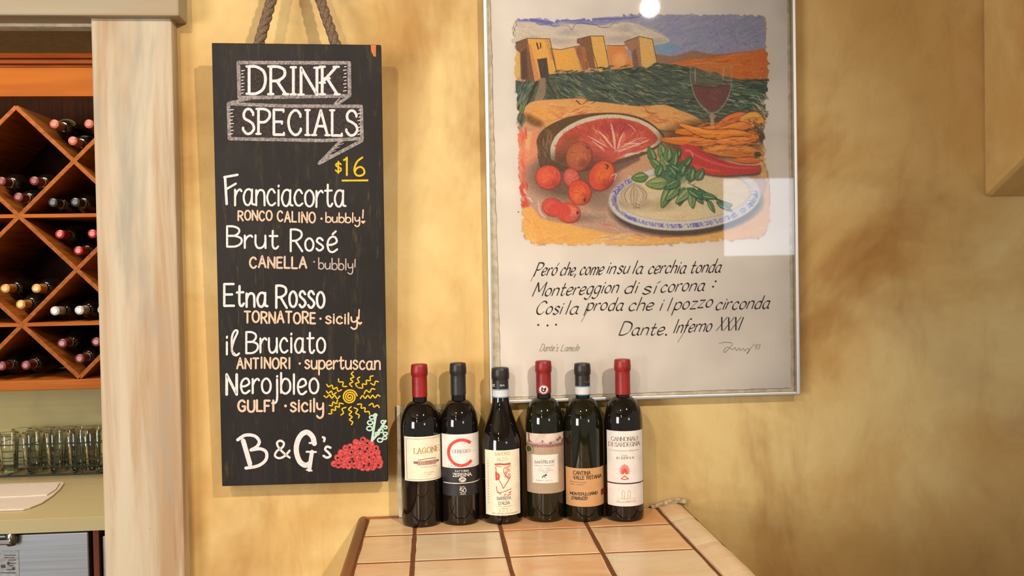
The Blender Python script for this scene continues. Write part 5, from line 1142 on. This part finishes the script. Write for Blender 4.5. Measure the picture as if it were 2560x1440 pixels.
# 5 CANTINA VALLE TRITANA
b = Bottle(1462, 908, 1306, 48.5, dict(sh=.180, nb=.231, rn=.0139), (42, 38, 38), 965, 'wine bottle with black capsule and low brown paper CANTINA VALLE TRITANA label, fifth from left', True)
b.band(967, 987, paper((222, 218, 216)), 'neck_band')
for y in (966, 986): b.band(y, y+2.2, flat((104, 160, 196), .5, key='pale_blue'), 'band_stripe', .0012)
ik = Ink(b.surf, .0030); ik.line([(1465, 954), (1471, 956), (1475, 950)], 1.4); ik.line([(1445, 955), (1447, 952)], 1.4); ik.build('capsule_mark', flat((120, 106, 60), .5), b.cap)
L = b.label(1415, 1171, 1511, 1267, paper((206, 158, 108), 'brown_paper'))
BRN = flat((74, 54, 42), .6)
ik = b.ink(); write(ik, 'CANTINA', 1434, 1476, 1187, 1186.5, 9, 1.5); write(ik, 'VALLE TRITANA', 1434, 1503, 1199, 1198, 9, 1.5)
for y, x1_ in ((1206, 1466), (1212, 1458)):
    fine(ik, 1426, x1_, y, 1.6)
ik.build('brown_lettering', BRN, L)
ik = b.ink(); write(ik, 'MONTEPULCIANO', 1425, 1492, 1239.5, 1237.5, 7, 1.35, slant=.15, jit=.06); write(ik, "D'ABRUZZO", 1429, 1467, 1250.5, 1248.5, 7, 1.35, slant=.15, jit=.06); ik.build('black_lettering', BLK, L)
ik = b.ink(); ik.rect(1501, 1228, 1508, 1243, 2); ik.build('red_stamp', flat((142, 40, 40), .6), L)
# 6 CANNONAU DI SARDEGNA
b = Bottle(1562, 898, 1306, 48, BX, (154, 34, 32), 985, 'red-capped wine bottle with tall white CANNONAU DI SARDEGNA label, rightmost on the bar')
L = b.label(1519, 1078, 1607, 1266, paper((234, 227, 220)))
ik = b.ink(); write(ik, 'CANNONAU', 1530, 1594, 1103, 1102, 10, 1.4, serif=.9, nib=NS); write(ik, 'DI SARDEGNA', 1524, 1600, 1117, 1115.5, 10, 1.4, serif=.9, nib=NS)
for (x0_, x1_, y) in ((1527, 1598, 1127), (1555, 1570, 1139)):
    fine(ik, x0_, x1_, y, 2)
write(ik, 'RISERVA', 1543, 1585, 1148, 1147, 5, 1.1, gap=.5); ik.build('grey_lettering', flat((140, 130, 122), .6), L)
ik = b.ink()
for k in range(13):
    a_ = -math.pi/2+(k-6)*.30; r1 = 19-abs(k-6)*.5; ik.line([(1562+3*math.cos(a_), 1184+3*math.sin(a_)), (1562+r1*.72*math.cos(a_), 1180+r1*math.sin(a_))], 1.9, False)
ik.line([(1553, 1197), (1562, 1190), (1571, 1197), (1562, 1199), (1553, 1197)], 2.2, False); ik.build('shell_emblem', flat((222, 84, 52), .5), L)
ik = b.ink(); ik.rect(1519.2, 1207.5, 1606.8, 1210.5, 16); ik.build('dark_red_line', flat((66, 20, 32), .5), L)
ik = b.ink()
for x in (1555, 1569): ik.line([(x, 1247), (x, 1231), (x+3, 1227), (x+6, 1231), (x+5, 1247)], 1.4)
for k in range(12): ik.line([(1542+k*3.8, 1248), (1544.5+k*3.8, 1246)], 1.4, False, caps=False)
write(ik, 'SELLA MOSCA', 1540, 1588, 1257, 1256, 4.5, .8); ik.build('gold_emblem', flat((216, 186, 140), .5), L)
